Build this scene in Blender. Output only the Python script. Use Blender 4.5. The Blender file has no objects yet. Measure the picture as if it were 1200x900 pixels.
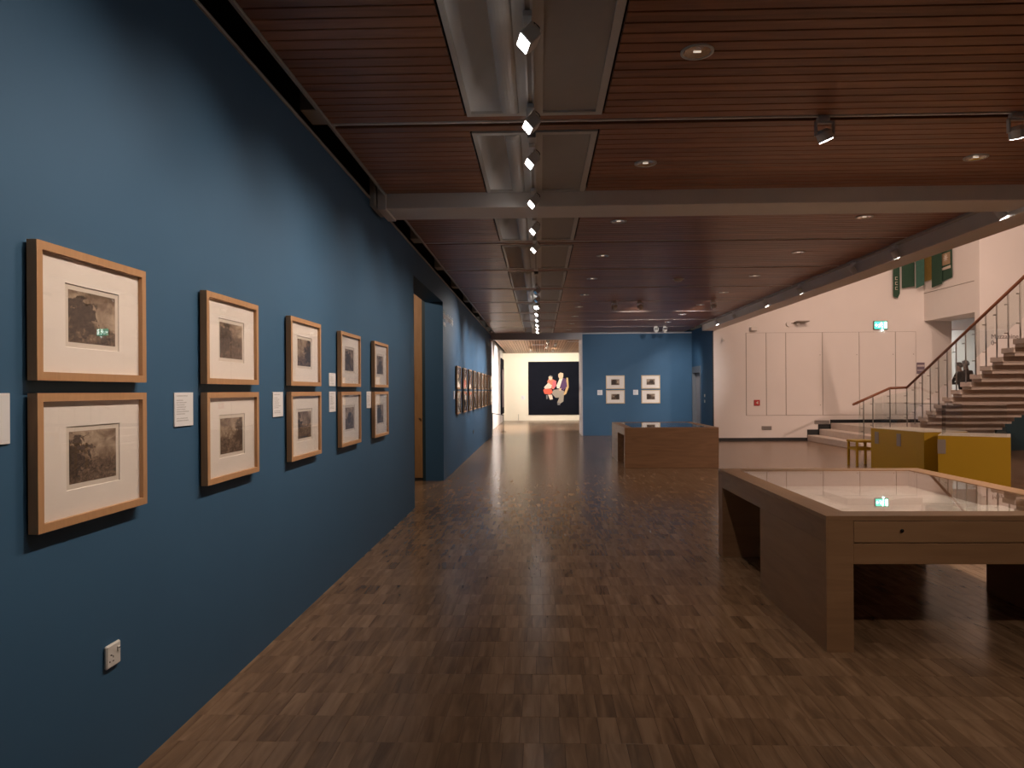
import bpy, bmesh, math, random
import numpy as np
from mathutils import Vector, Matrix

random.seed(7)
rng = np.random.default_rng(7)
R = math.radians
scn = bpy.context.scene
COL = scn.collection

# ------------------------------------------------------------------ camera
cam = bpy.data.cameras.new('camera')
cam.sensor_width = 36.0
cam.lens = 825.0 / 1200.0 * 36.0
cam.shift_x = -9.2 / 1200.0
cam.shift_y = 8.0 / 1200.0
cam.clip_start = 0.05
cam_o = bpy.data.objects.new('camera', cam)
COL.objects.link(cam_o)
cam_o.matrix_world = (Matrix.Translation((0, 0, 1.48)) @ Matrix.Rotation(R(1.65), 4, 'Z')
                      @ Matrix.Rotation(R(90), 4, 'X') @ Matrix.Rotation(-0.0065, 4, 'Z'))
scn.camera = cam_o

# ------------------------------------------------------------------ world, exposure
world = bpy.data.worlds.new('world')
scn.world = world
world.use_nodes = True
bg = world.node_tree.nodes['Background']
bg.inputs[0].default_value = (0.9, 0.75, 0.62, 1)
bg.inputs[1].default_value = 0.02
vs = scn.view_settings
vs.view_transform = 'Standard'
vs.look = 'None'
vs.gamma = 1.0
vs.use_curve_mapping = False
vs.exposure = 0.6

WARM = (1.0, 0.80, 0.64)
PINK = (1.0, 0.685, 0.535)
COOL = (1.0, 0.93, 0.88)
P_WASH = 82.0        # wall washers on the centre track, near set
P_WASH_FAR = 300.0    # far set
P_SPOT = 150.0        # spots hung from the ceiling joints
P_BEAM = 45.0        # spots along the side beam
P_ATRIUM = 820.0     # floodlights added out of view in the atrium
P_FARROOM = 330.0
P_DOWN = 22.0         # ambient light added to the recessed downlights
P_BACK = 90.0        # lamp added in the room behind the opening

def lamp(name, kind, loc, aim, power, color, size=0.04, cone=100, blend=0.9, parent=None):
    l = bpy.data.lights.new(name, kind)
    l.energy = power
    l.color = color
    if kind == 'SPOT':
        l.spot_size = R(cone); l.spot_blend = blend; l.shadow_soft_size = size
    elif kind == 'AREA':
        l.shape = 'DISK'; l.size = size
    else:
        l.shadow_soft_size = size
    o = bpy.data.objects.new(name, l)
    COL.objects.link(o)
    d = Vector(aim) - Vector(loc)
    o.rotation_mode = 'QUATERNION'
    o.rotation_quaternion = d.to_track_quat('-Z', 'Y')
    o.location = loc
    return o

# ------------------------------------------------------------------ materials
def new_mat(name):
    m = bpy.data.materials.new(name)
    m.use_nodes = True
    nt = m.node_tree
    b = nt.nodes['Principled BSDF']
    return m, nt, b

def N(nt, t, **kw):
    n = nt.nodes.new(t)
    for k, v in kw.items():
        setattr(n, k, v)
    return n

def plain(name, col, rough=0.5, metal=0.0, var=0.08, scale=6.0, bump=0.0, spec=0.5):
    """one colour with a little procedural mottling"""
    m, nt, b = new_mat(name)
    tc = N(nt, 'ShaderNodeTexCoord')
    nz = N(nt, 'ShaderNodeTexNoise'); nz.inputs['Scale'].default_value = scale; nz.inputs['Detail'].default_value = 4
    nt.links.new(tc.outputs['Object'], nz.inputs['Vector'])
    mr = N(nt, 'ShaderNodeMapRange')
    mr.inputs['To Min'].default_value = 1 - var; mr.inputs['To Max'].default_value = 1 + var
    nt.links.new(nz.outputs['Fac'], mr.inputs['Value'])
    mx = N(nt, 'ShaderNodeMix', data_type='RGBA', blend_type='MULTIPLY')
    mx.inputs['Factor'].default_value = 1
    mx.inputs['A'].default_value = (*col, 1)
    nt.links.new(mr.outputs[0], mx.inputs['B'])
    nt.links.new(mx.outputs['Result'], b.inputs['Base Color'])
    b.inputs['Roughness'].default_value = rough
    b.inputs['Metallic'].default_value = metal
    b.inputs['Specular IOR Level'].default_value = spec
    if bump:
        n2 = N(nt, 'ShaderNodeTexNoise'); n2.inputs['Scale'].default_value = scale * 30
        nt.links.new(tc.outputs['Object'], n2.inputs['Vector'])
        bp = N(nt, 'ShaderNodeBump'); bp.inputs['Strength'].default_value = bump; bp.inputs['Distance'].default_value = 0.002
        nt.links.new(n2.outputs['Fac'], bp.inputs['Height'])
        nt.links.new(bp.outputs[0], b.inputs['Normal'])
    return m

def emit(name, col, strength):
    m, nt, b = new_mat(name)
    b.inputs['Base Color'].default_value = (*col, 1)
    b.inputs['Emission Color'].default_value = (*col, 1)
    b.inputs['Emission Strength'].default_value = strength
    return m

def wood(name, dark, mid, light, axis='X', scale=1.0, rough=0.45, pore=0.4, rnd=1.0, spec=0.5, bump=0.12):
    """grain stretched along axis, a tone of its own for every piece (attribute tint + object random)"""
    m, nt, b = new_mat(name)
    geo = N(nt, 'ShaderNodeNewGeometry')
    at = N(nt, 'ShaderNodeAttribute', attribute_name='tint')
    oi = N(nt, 'ShaderNodeObjectInfo')
    add = N(nt, 'ShaderNodeMath', operation='ADD')
    nt.links.new(at.outputs['Fac'], add.inputs[0]); nt.links.new(oi.outputs['Random'], add.inputs[1])
    fr = N(nt, 'ShaderNodeMath', operation='FRACT'); nt.links.new(add.outputs[0], fr.inputs[0])
    mul = N(nt, 'ShaderNodeMath', operation='MULTIPLY'); mul.inputs[1].default_value = 61.0
    nt.links.new(fr.outputs[0], mul.inputs[0])
    va = N(nt, 'ShaderNodeVectorMath', operation='ADD')
    nt.links.new(geo.outputs['Position'], va.inputs[0]); nt.links.new(mul.outputs[0], va.inputs[1])
    mp = N(nt, 'ShaderNodeMapping')
    s = [14.0 * scale] * 3
    s['XYZ'.index(axis)] = 1.6 * scale
    mp.inputs['Scale'].default_value = s
    nt.links.new(va.outputs[0], mp.inputs['Vector'])
    nz = N(nt, 'ShaderNodeTexNoise'); nz.inputs['Scale'].default_value = 1.0; nz.inputs['Detail'].default_value = 6
    nz.inputs['Distortion'].default_value = 1.2
    nt.links.new(mp.outputs[0], nz.inputs['Vector'])
    # tone = grain * pore + piece tone
    m1 = N(nt, 'ShaderNodeMath', operation='MULTIPLY_ADD')
    nt.links.new(fr.outputs[0], m1.inputs[0]); m1.inputs[1].default_value = 0.55 * rnd; m1.inputs[2].default_value = 0.5 - 0.275 * rnd
    m2 = N(nt, 'ShaderNodeMath', operation='SUBTRACT'); nt.links.new(nz.outputs['Fac'], m2.inputs[0]); m2.inputs[1].default_value = 0.5
    m3 = N(nt, 'ShaderNodeMath', operation='MULTIPLY_ADD')
    nt.links.new(m2.outputs[0], m3.inputs[0]); m3.inputs[1].default_value = pore * 2.5; nt.links.new(m1.outputs[0], m3.inputs[2])
    cr = N(nt, 'ShaderNodeValToRGB')
    e = cr.color_ramp.elements
    e[0].position = 0.05; e[0].color = (*dark, 1)
    e[1].position = 0.95; e[1].color = (*light, 1)
    k = e.new(0.5); k.color = (*mid, 1)
    nt.links.new(m3.outputs[0], cr.inputs['Fac'])
    nt.links.new(cr.outputs['Color'], b.inputs['Base Color'])
    b.inputs['Roughness'].default_value = rough
    b.inputs['Specular IOR Level'].default_value = spec
    bp = N(nt, 'ShaderNodeBump'); bp.inputs['Strength'].default_value = bump; bp.inputs['Distance'].default_value = 0.002
    nt.links.new(nz.outputs['Fac'], bp.inputs['Height']); nt.links.new(bp.outputs[0], b.inputs['Normal'])
    return m

def glass(name, ior=1.5, tint=(1, 1, 1), rough=0.0, boost=0.0):
    """thin pane: see-through with a fresnel mirror on it"""
    m, nt, b = new_mat(name)
    nt.nodes.remove(b)
    out = nt.nodes['Material Output']
    tr = N(nt, 'ShaderNodeBsdfTransparent'); tr.inputs[0].default_value = (*tint, 1)
    gl = N(nt, 'ShaderNodeBsdfGlossy'); gl.inputs['Roughness'].default_value = rough
    fr = N(nt, 'ShaderNodeFresnel')
    ge = N(nt, 'ShaderNodeNewGeometry')      # both faces of the sheet reflect alike
    mi = N(nt, 'ShaderNodeMix', data_type='FLOAT'); mi.inputs['A'].default_value = ior; mi.inputs['B'].default_value = 1.0 / ior
    nt.links.new(ge.outputs['Backfacing'], mi.inputs['Factor']); nt.links.new(mi.outputs['Result'], fr.inputs['IOR'])
    ad = N(nt, 'ShaderNodeMath', operation='ADD'); ad.inputs[1].default_value = boost; ad.use_clamp = True
    nt.links.new(fr.outputs[0], ad.inputs[0])
    mx = N(nt, 'ShaderNodeMixShader')
    nt.links.new(ad.outputs[0], mx.inputs[0]); nt.links.new(tr.outputs[0], mx.inputs[1]); nt.links.new(gl.outputs[0], mx.inputs[2])
    nt.links.new(mx.outputs[0], out.inputs['Surface'])
    return m

def print_mat():
    """sepia landscape: sky with cloud, hills, a tree mass; object colour = (tree place, horizon, tree size, tone)"""
    m, nt, b = new_mat('sepia_print')
    L = nt.links.new
    tc = N(nt, 'ShaderNodeTexCoord'); oi = N(nt, 'ShaderNodeObjectInfo')
    sx = N(nt, 'ShaderNodeSeparateXYZ'); L(tc.outputs['UV'], sx.inputs[0])
    sc = N(nt, 'ShaderNodeSeparateColor'); L(oi.outputs['Color'], sc.inputs[0])
    def mth(op, a, b_=None, c=None, clamp=False):
        n = N(nt, 'ShaderNodeMath', operation=op); n.use_clamp = clamp
        for i, v in enumerate((a, b_, c)):
            if v is None: continue
            if isinstance(v, (int, float)): n.inputs[i].default_value = v
            else: L(v, n.inputs[i])
        return n.outputs[0]
    rnd = mth('MULTIPLY', oi.outputs['Random'], 43.0)
    cb = N(nt, 'ShaderNodeCombineXYZ'); L(mth('ADD', sx.outputs[0], rnd), cb.inputs[0]); L(sx.outputs[1], cb.inputs[1]); L(rnd, cb.inputs[2])
    def nz(scale, detail=5, rough=0.6, dist=0.0):
        n = N(nt, 'ShaderNodeTexNoise'); n.inputs['Scale'].default_value = scale; n.inputs['Detail'].default_value = detail
        n.inputs['Roughness'].default_value = rough; n.inputs['Distortion'].default_value = dist
        L(cb.outputs[0], n.inputs['Vector']); return n.outputs['Fac']
    n_small = nz(16, 6, .7); n_mid = nz(6, 5, .6, .5); n_big = nz(2.6, 4, .6, .6)
    # sky
    def amp(v, k): return mth('MULTIPLY_ADD', v, k, -k / 2)
    sky = mth('ADD', mth('ADD', amp(n_big, 1.8), 0.72), mth('MULTIPLY', sx.outputs[1], -0.22))
    # hills: darker below horizon
    hz = mth('ADD', sc.outputs[1], amp(n_mid, .8))
    ground = mth('MULTIPLY_ADD', mth('SUBTRACT', hz, sx.outputs[1]), 9.0, 0.5, True)
    gtone = mth('ADD', mth('ADD', amp(n_small, 1.3), 0.22), amp(n_mid, 1.0))
    # tree mass
    dx = mth('SUBTRACT', sx.outputs[0], sc.outputs[0]); dy = mth('MULTIPLY', mth('SUBTRACT', sx.outputs[1], 0.52), 0.75)
    dist = mth('SQRT', mth('ADD', mth('MULTIPLY', dx, dx), mth('MULTIPLY', dy, dy)))
    tr = mth('SUBTRACT', mth('MULTIPLY', sc.outputs[2], 0.5), mth('ADD', dist, amp(n_mid, 1.0)))
    tree = mth('MULTIPLY_ADD', tr, 16.0, 0.5, True)
    ttone = mth('ADD', amp(n_small, .7), 0.06)
    def mixf(f, a, b_):
        n = N(nt, 'ShaderNodeMix', data_type='FLOAT'); L(f, n.inputs['Factor']); L(a, n.inputs['A']); L(b_, n.inputs['B']); return n.outputs['Result']
    v = mixf(tree, mixf(ground, sky, gtone), ttone)
    cr = N(nt, 'ShaderNodeValToRGB')
    e = cr.color_ramp.elements
    e[0].position = 0.0; e[0].color = (0.035, 0.022, 0.016, 1)
    e[1].position = 0.85; e[1].color = (0.50, 0.385, 0.28, 1)
    k = e.new(0.4); k.color = (0.19, 0.125, 0.085, 1)
    L(v, cr.inputs['Fac']); L(cr.outputs['Color'], b.inputs['Base Color'])
    b.inputs['Roughness'].default_value = 0.8
    return m

def card_mat():
    """caption card: pale card with rows of small grey print"""
    m, nt, b = new_mat('caption_card')
    L = nt.links.new
    tc = N(nt, 'ShaderNodeTexCoord'); sx = N(nt, 'ShaderNodeSeparateXYZ'); L(tc.outputs['UV'], sx.inputs[0])
    def mth(op, a, b_=None):
        n = N(nt, 'ShaderNodeMath', operation=op)
        for i, v in enumerate((a, b_)):
            if v is None: continue
            if isinstance(v, (int, float)): n.inputs[i].default_value = v
            else: L(v, n.inputs[i])
        return n.outputs[0]
    row = mth('FRACT', mth('MULTIPLY', sx.outputs[1], 15.0))
    line = mth('MULTIPLY', mth('GREATER_THAN', row, 0.3), mth('LESS_THAN', row, 0.75))
    idx = mth('FLOOR', mth('MULTIPLY', sx.outputs[1], 15.0))
    wn = N(nt, 'ShaderNodeTexWhiteNoise', noise_dimensions='1D'); L(idx, wn.inputs['W'])
    end = mth('LESS_THAN', sx.outputs[0], mth('ADD', mth('MULTIPLY', wn.outputs['Value'], 0.55), 0.25))
    st = mth('GREATER_THAN', sx.outputs[0], 0.1)
    keep = mth('GREATER_THAN', wn.outputs['Value'], 0.3)
    nz = N(nt, 'ShaderNodeTexNoise'); nz.inputs['Scale'].default_value = 60; L(tc.outputs['UV'], nz.inputs['Vector'])
    f = mth('MULTIPLY', mth('MULTIPLY', mth('MULTIPLY', line, end), mth('MULTIPLY', st, keep)), mth('GREATER_THAN', nz.outputs['Fac'], 0.45))
    f = mth('MULTIPLY', f, mth('MULTIPLY', mth('LESS_THAN', sx.outputs[1], 0.93), mth('GREATER_THAN', sx.outputs[1], 0.1)))
    mx = N(nt, 'ShaderNodeMix', data_type='RGBA')
    L(f, mx.inputs['Factor']); mx.inputs['A'].default_value = (0.78, 0.78, 0.80, 1); mx.inputs['B'].default_value = (0.45, 0.44, 0.44, 1)
    L(mx.outputs['Result'], b.inputs['Base Color']); b.inputs['Roughness'].default_value = 0.6
    return m

M = dict(
    blue=plain('blue_wall_paint', (0.044, 0.117, 0.216), 0.62, var=0.05, scale=3, bump=0.05, spec=0.3),
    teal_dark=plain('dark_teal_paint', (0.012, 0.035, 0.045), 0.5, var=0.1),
    white=plain('white_wall_paint', (0.80, 0.76, 0.73), 0.75, var=0.03, scale=2, spec=0.2),
    white_panel=plain('white_panel_paint', (0.79, 0.75, 0.72), 0.6, var=0.03, scale=2, spec=0.25),
    cream=plain('cream_wall_paint', (0.86, 0.80, 0.68), 0.75, var=0.02, scale=2, spec=0.2),
    lilac=plain('pale_trim_paint', (0.55, 0.53, 0.55), 0.6, var=0.03),
    beam=plain('beam_paint', (0.76, 0.70, 0.64), 0.6, var=0.05, scale=3),
    trim=plain('grey_trim_paint', (0.42, 0.40, 0.37), 0.5, var=0.05),
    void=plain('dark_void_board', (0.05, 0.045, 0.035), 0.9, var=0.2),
    backing=plain('ceiling_backing_board', (0.012, 0.009, 0.007), 0.9, var=0.2),
    panel=plain('light_panel_enamel', (0.60, 0.57, 0.52), 0.45, var=0.04),
    panel_in=plain('light_panel_inset', (0.40, 0.37, 0.33), 0.55, var=0.06),
    trough=plain('reflector_enamel', (0.85, 0.83, 0.80), 0.35, var=0.03),
    track=plain('track_aluminium', (0.62, 0.60, 0.57), 0.4, metal=0.2, var=0.05),
    fixture=plain('fixture_grey_metal', (0.70, 0.67, 0.63), 0.45, metal=0.0, var=0.05),
    black=plain('black_plastic', (0.012, 0.011, 0.011), 0.5, var=0.1),
    skirting=plain('black_skirting_paint', (0.008, 0.010, 0.012), 0.5, var=0.1),
    chrome=plain('mirror_reflector', (0.75, 0.73, 0.70), 0.12, metal=1.0, var=0.05),
    steel=plain('brushed_steel', (0.42, 0.38, 0.35), 0.35, metal=0.9, var=0.08),
    lens=emit('lit_lamp_lens', (1.0, 0.97, 0.95), 14.0),
    dim_lamp=emit('dimmed_lamp', (1.0, 0.85, 0.7), 0.4),  # faint glow added to the downlight lamps
    slat=wood('ceiling_slat_wood', (0.11, 0.042, 0.020), (0.31, 0.125, 0.058), (0.47, 0.21, 0.105), 'X', 1.0, rough=0.34, pore=0.35, rnd=0.55, spec=0.45),
    slat_far=wood('far_ceiling_slat_wood', (0.20, 0.10, 0.055), (0.40, 0.22, 0.12), (0.55, 0.33, 0.19), 'Y', 1.0, rough=0.4, pore=0.3, rnd=0.9),
    floor=wood('floor_block_wood', (0.050, 0.028, 0.015), (0.245, 0.148, 0.084), (0.42, 0.270, 0.165), 'Y', 1.1, rough=0.23, pore=0.40, rnd=0.42, spec=0.5, bump=0.02),
    floor_base=plain('floor_joint_dark', (0.02, 0.012, 0.008), 0.7, var=0.2),
    oak=wood('oak_frame_wood', (0.36, 0.19, 0.09), (0.50, 0.28, 0.14), (0.60, 0.36, 0.19), 'Z', 3.0, rough=0.45, pore=0.2, rnd=0.25),
    pale_frame=wood('pale_frame_wood', (0.48, 0.35, 0.20), (0.62, 0.48, 0.29), (0.72, 0.58, 0.38), 'X', 3.0, rough=0.4, pore=0.2, rnd=0.2),
    case=wood('display_case_oak', (0.16, 0.082, 0.040), (0.30, 0.168, 0.086), (0.40, 0.24, 0.13), 'X', 0.9, rough=0.42, pore=0.28, rnd=0.3),
    case_side=wood('display_case_oak_side', (0.16, 0.082, 0.040), (0.30, 0.168, 0.086), (0.40, 0.24, 0.13), 'Y', 0.9, rough=0.42, pore=0.28, rnd=0.3),
    door_wood=wood('door_edge_wood', (0.30, 0.14, 0.05), (0.45, 0.23, 0.09), (0.55, 0.30, 0.13), 'Z', 1.5, rough=0.5, pore=0.25, rnd=0.2),
    rail=wood('handrail_wood', (0.14, 0.05, 0.025), (0.24, 0.095, 0.05), (0.32, 0.14, 0.075), 'Y', 2.0, rough=0.35, pore=0.2, rnd=0.2),
    mat=plain('mount_board', (0.86, 0.79, 0.73), 0.85, var=0.02, scale=4, spec=0.1),
    paper=plain('print_paper', (0.74, 0.66, 0.58), 0.85, var=0.04, scale=8, spec=0.1),
    print=print_mat(),
    card=card_mat(),
    socket=plain('socket_plastic', (0.75, 0.73, 0.70), 0.4, var=0.02),
    glass=glass('picture_glass', 1.32),
    case_glass=glass('case_glass', 1.5),
    acrylic=glass('acrylic_cover', 1.45, (0.99, 0.995, 0.995), boost=0.01),
    stair_glass=glass('balustrade_glass', 1.5, (0.96, 0.98, 0.97), boost=0.01),
    concrete=plain('precast_stair_concrete', (0.64, 0.55, 0.48), 0.7, var=0.12, scale=9, bump=0.1),
    yellow=plain('yellow_plinth_paint', (0.47, 0.295, 0.012), 0.5, var=0.04, scale=3),
    yellow_top=plain('plinth_top_board', (0.80, 0.74, 0.62), 0.6, var=0.03),
    red=plain('alarm_red', (0.45, 0.02, 0.02), 0.4, var=0.05),
    vent=plain('vent_grey_metal', (0.30, 0.26, 0.22), 0.5, var=0.05),
    sign_purple=plain('sign_violet', (0.17, 0.13, 0.17), 0.5, var=0.05),
    sign_pale=plain('sign_pale_strip', (0.55, 0.48, 0.48), 0.5, var=0.05),
    exit_green=emit('exit_sign_green', (0.05, 0.66, 0.42), 2.0),
    exit_white=emit('exit_sign_white', (0.80, 1.0, 0.94), 5.0),
    banner=plain('green_banner_cloth', (0.025, 0.07, 0.042), 0.85, var=0.2, scale=12),
    banner2=plain('light_green_banner_cloth', (0.045, 0.125, 0.095), 0.85, var=0.2, scale=12),
    mustard=plain('mustard_banner_cloth', (0.26, 0.17, 0.035), 0.85, var=0.2, scale=12),
    crest=plain('crest_gold_thread', (0.36, 0.25, 0.15), 0.8, var=0.3, scale=40),
    crest_white=plain('crest_white_thread', (0.62, 0.54, 0.46), 0.8, var=0.2, scale=30),
    grey_door=plain('grey_door_laminate', (0.36, 0.34, 0.35), 0.45, var=0.04),
    grey_frame=plain('grey_door_frame', (0.14, 0.15, 0.17), 0.5, var=0.04),
    canvas_dark=plain('painting_black_ground', (0.009, 0.010, 0.016), 0.95, var=0.25, scale=3, spec=0.05),
    letter=plain('white_vinyl_lettering', (0.80, 0.80, 0.80), 0.6, var=0.02),
    letter_dark=plain('grey_vinyl_lettering', (0.20, 0.16, 0.15), 0.6, var=0.02),
    book=plain('white_page_paper', (0.84, 0.78, 0.70), 0.8, var=0.04, scale=7),
    linen=plain('case_linen_lining', (0.68, 0.60, 0.52), 0.9, var=0.05, scale=20),
    skin=plain('skin', (0.42, 0.26, 0.19), 0.6, var=0.05),
    grey_cloth=plain('grey_jacket_cloth', (0.10, 0.09, 0.085), 0.9, var=0.2, scale=15),
    brown_cloth=plain('brown_coat_cloth', (0.085, 0.065, 0.055), 0.9, var=0.2, scale=15),
    dark_cloth=plain('black_trouser_cloth', (0.012, 0.011, 0.013), 0.9, var=0.2, scale=15),
    hair=plain('dark_hair', (0.035, 0.024, 0.018), 0.7, var=0.2, scale=30),
    grey_hair=plain('grey_hair', (0.10, 0.085, 0.075), 0.7, var=0.2, scale=30),
)

def colour(name, c, rough=0.7):
    if name not in M:
        M[name] = plain(name, c, rough, var=0.12, scale=9)
    return M[name]

# ------------------------------------------------------------------ mesh helpers
class MB:
    """collects shapes for ONE mesh object"""
    def __init__(s):
        s.v = []; s.f = []; s.fm = []; s.mats = []; s.uv = {}
    def _m(s, mat):
        if mat is None: return 0
        if mat not in s.mats: s.mats.append(mat)
        return s.mats.index(mat)
    def add(s, vs, fs, mat=None):
        o = len(s.v); i = s._m(mat)
        s.v += [tuple(p) for p in vs]
        for f in fs:
            s.f.append(tuple(o + k for k in f)); s.fm.append(i)
        return s
    def box(s, x0, x1, y0, y1, z0, z1, mat=None, bev=0.0, T=None):
        if x0 > x1: x0, x1 = x1, x0
        if y0 > y1: y0, y1 = y1, y0
        if z0 > z1: z0, z1 = z1, z0
        b = min(bev, (x1 - x0) * .45, (y1 - y0) * .45, (z1 - z0) * .45)
        if b <= 0:
            vs = [(x, y, z) for z in (z0, z1) for y in (y0, y1) for x in (x0, x1)]
            fs = [(0, 2, 3, 1), (4, 5, 7, 6), (0, 1, 5, 4), (2, 6, 7, 3), (0, 4, 6, 2), (1, 3, 7, 5)]
        else:
            bm = bmesh.new()
            vv = [bm.verts.new(p) for p in [(x, y, z) for z in (z0, z1) for y in (y0, y1) for x in (x0, x1)]]
            for f in [(0, 2, 3, 1), (4, 5, 7, 6), (0, 1, 5, 4), (2, 6, 7, 3), (0, 4, 6, 2), (1, 3, 7, 5)]:
                bm.faces.new([vv[k] for k in f])
            bmesh.ops.bevel(bm, geom=bm.edges[:], offset=b, segments=1, affect='EDGES', profile=0.5)
            bm.verts.index_update()
            vs = [v.co[:] for v in bm.verts]; fs = [tuple(v.index for v in f.verts) for f in bm.faces]
            bm.free()
        if T is not None: vs = [tuple(T @ Vector(p)) for p in vs]
        return s.add(vs, fs, mat)
    def prism(s, pts, axis, a, b, mat=None):
        """2-D outline extruded along an axis from a to b"""
        def P(u, w, t):
            return {'X': (t, u, w), 'Y': (u, t, w), 'Z': (u, w, t)}[axis]
        n = len(pts)
        vs = [P(u, w, a) for u, w in pts] + [P(u, w, b) for u, w in pts]
        fs = [tuple(range(n)), tuple(range(2 * n - 1, n - 1, -1))]
        fs += [(i, i + n, (i + 1) % n + n, (i + 1) % n) for i in range(n)]
        return s.add(vs, fs, mat)
    def tube(s, p0, p1, r0, r1=None, n=12, mat=None, cap=True):
        p0 = Vector(p0); p1 = Vector(p1); r1 = r0 if r1 is None else r1
        d = (p1 - p0).normalized(); u = d.orthogonal().normalized(); w = d.cross(u)
        vs = []
        for p, r in ((p0, r0), (p1, r1)):
            for i in range(n):
                a = 2 * math.pi * i / n
                vs.append(p + u * (r * math.cos(a)) + w * (r * math.sin(a)))
        fs = [(i, (i + 1) % n, (i + 1) % n + n, i + n) for i in range(n)]
        if cap: fs += [tuple(range(n - 1, -1, -1)), tuple(range(n, 2 * n))]
        return s.add(vs, fs, mat)
    def lathe(s, prof, c, n=20, mat=None):
        """profile (r, z) turned about a vertical axis through c"""
        vs = []; k = len(prof)
        for i in range(n):
            a = 2 * math.pi * i / n
            for r, z in prof: vs.append((c[0] + r * math.cos(a), c[1] + r * math.sin(a), c[2] + z))
        fs = []
        for i in range(n):
            j = (i + 1) % n
            for q in range(k - 1): fs.append((i * k + q, j * k + q, j * k + q + 1, i * k + q + 1))
        return s.add(vs, fs, mat)
    def build(s, name, mat=None, parent=None, smooth=False, uv=None, loc=None):
        me = bpy.data.meshes.new(name)
        me.from_pydata(s.v, [], s.f)
        ms = s.mats if s.mats else [mat]
        for m in ms: me.materials.append(m)
        if len(ms) > 1: me.polygons.foreach_set('material_index', s.fm)
        if smooth: me.polygons.foreach_set('use_smooth', [True] * len(s.f))
        bm = bmesh.new(); bm.from_mesh(me); bmesh.ops.recalc_face_normals(bm, faces=bm.faces); bm.to_mesh(me); bm.free()
        if uv: put_uv(me, uv)
        me.update()
        o = bpy.data.objects.new(name, me)
        COL.objects.link(o)
        if parent is not None: o.parent = parent
        if loc: o.location = loc
        return o

def put_uv(me, uv):
    """uv = (axis_u, axis_v): planar 0..1 over the mesh's own box"""
    co = np.array([v.co[:] for v in me.vertices])
    lo, hi = co.min(0), co.max(0)
    l = me.uv_layers.new(name='UVMap')
    for lp in me.loops:
        p = co[lp.vertex_index]
        l.data[lp.index].uv = [(p[a] - lo[a]) / max(1e-6, hi[a] - lo[a]) for a in uv]

def thing(name, label, cat, loc=(0, 0, 0), rz=0.0, group=None):
    o = bpy.data.objects.new(name, None)
    COL.objects.link(o)
    o.empty_display_size = 0.1
    o.location = loc; o.rotation_euler = (0, 0, rz)
    return tag(o, label, cat, group)

def tag(o, label, cat=None, group=None):
    o['label'] = label
    if cat: o['category'] = cat
    if group: o['group'] = group
    return o

def struct(o, label=None):
    o['kind'] = 'structure'
    if label: o['label'] = label
    return o

def copy_tree(o, parent=None):
    c = o.copy(); COL.objects.link(c); c.parent = parent
    for ch in list(o.children): copy_tree(ch, c)
    return c

ORD = ['first', 'second', 'third', 'fourth', 'fifth', 'sixth', 'seventh', 'eighth', 'ninth', 'tenth', 'eleventh', 'twelfth', 'thirteenth', 'fourteenth']

ZC = 3.36            # underside of the slatted ceiling
WX = -1.60           # face of the long blue wall
Y_DOOR0, Y_DOOR1 = 8.90, 11.60
Y_CROSS = 23.10      # face of the blue cross wall
Y_WHITE = 20.35      # face of the white stair-hall wall
JOINTS = [0.94 + 2 * k for k in range(12)]     # 0.94 .. 22.94

# ================================================================== STRUCTURE
# ---- floor: end-aligned wood blocks, rows across the room
fl = struct(MB().box(-6, 16.2, -4.2, 35.2, -0.12, -0.004).build('floor', M['floor_base']), 'dark floor of worn wood blocks laid in straight rows')
BW, BL = 0.086, 0.240
def block_verts(w, l, tilt=0.0):
    b = 0.0006
    a = w / 2 - 0.0006; c = l / 2 - 0.0006
    return [(-a, -c, -0.004), (a, -c, -0.004), (a, c, -0.004), (-a, c, -0.004),
            (-a, -c, -b), (a, -c, -b), (a, c, -b), (-a, c, -b),
            (-a + b, -c + b, 0), (a - b, -c + b, 0), (a - b, c - b, 0), (-a + b, c - b, 0)]
BF = [(0, 1, 5, 4), (1, 2, 6, 5), (2, 3, 7, 6), (3, 0, 4, 7), (4, 5, 9, 8), (5, 6, 10, 9), (6, 7, 11, 10), (7, 4, 8, 11), (8, 9, 10, 11)]
bme = bpy.data.meshes.new('floor_block'); bme.from_pydata(block_verts(BW, BL), [], BF); bme.materials.append(M['floor']); bme.update()
row0 = 2.956 - 30 * BL
V, Fc, T = [], [], []
base = np.array(block_verts(BW, BL)); basef = np.array(BF, dtype=int)
n_single = 0
rows = int((35.0 - row0) / BL)
for r in range(rows):
    yc = row0 + (r + 0.5) * BL
    if yc < -1.5: continue
    # what lies under the row
    x0 = -1.62 if not (Y_DOOR0 - 0.2 < yc < Y_DOOR1) else -4.5
    if yc > 23.3: x0 = -1.85
    x0 -= BW
    x1 = 14.0 if 4.0 < yc < 17.0 else (8.0 if yc < 20.4 else 5.2)
    off = rng.uniform(0, BW)
    n = int((x1 - x0) / BW)
    for i in range(n):
        xc = x0 + off + (i + 0.5) * BW
        if 2.70 < yc < 4.42 and xc < 2.05 and n_single < 300:
            o = bpy.data.objects.new('floor_block', bme); COL.objects.link(o)
            o.parent = fl; o.location = (xc, yc, 0.0)
            o.rotation_euler = (rng.normal(0, 0.0012), rng.normal(0, 0.002), 0)
            n_single += 1
            continue
        q = base.copy()
        q[:, 2] += (q[:, 0] * rng.normal(0, 0.0010) + q[:, 1] * rng.normal(0, 0.0007)) * (q[:, 2] > -0.003)
        q[:, 0] += xc; q[:, 1] += yc
        V.append(q); T.append(rng.random())
nb = len(V)
Vn = np.concatenate(V); Fn = (basef[None] + (np.arange(nb) * 12)[:, None, None]).reshape(-1, 4)
me = bpy.data.meshes.new('floor_blocks_beyond')
me.from_pydata(Vn.tolist(), [], Fn.tolist()); me.materials.append(M['floor'])
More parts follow.
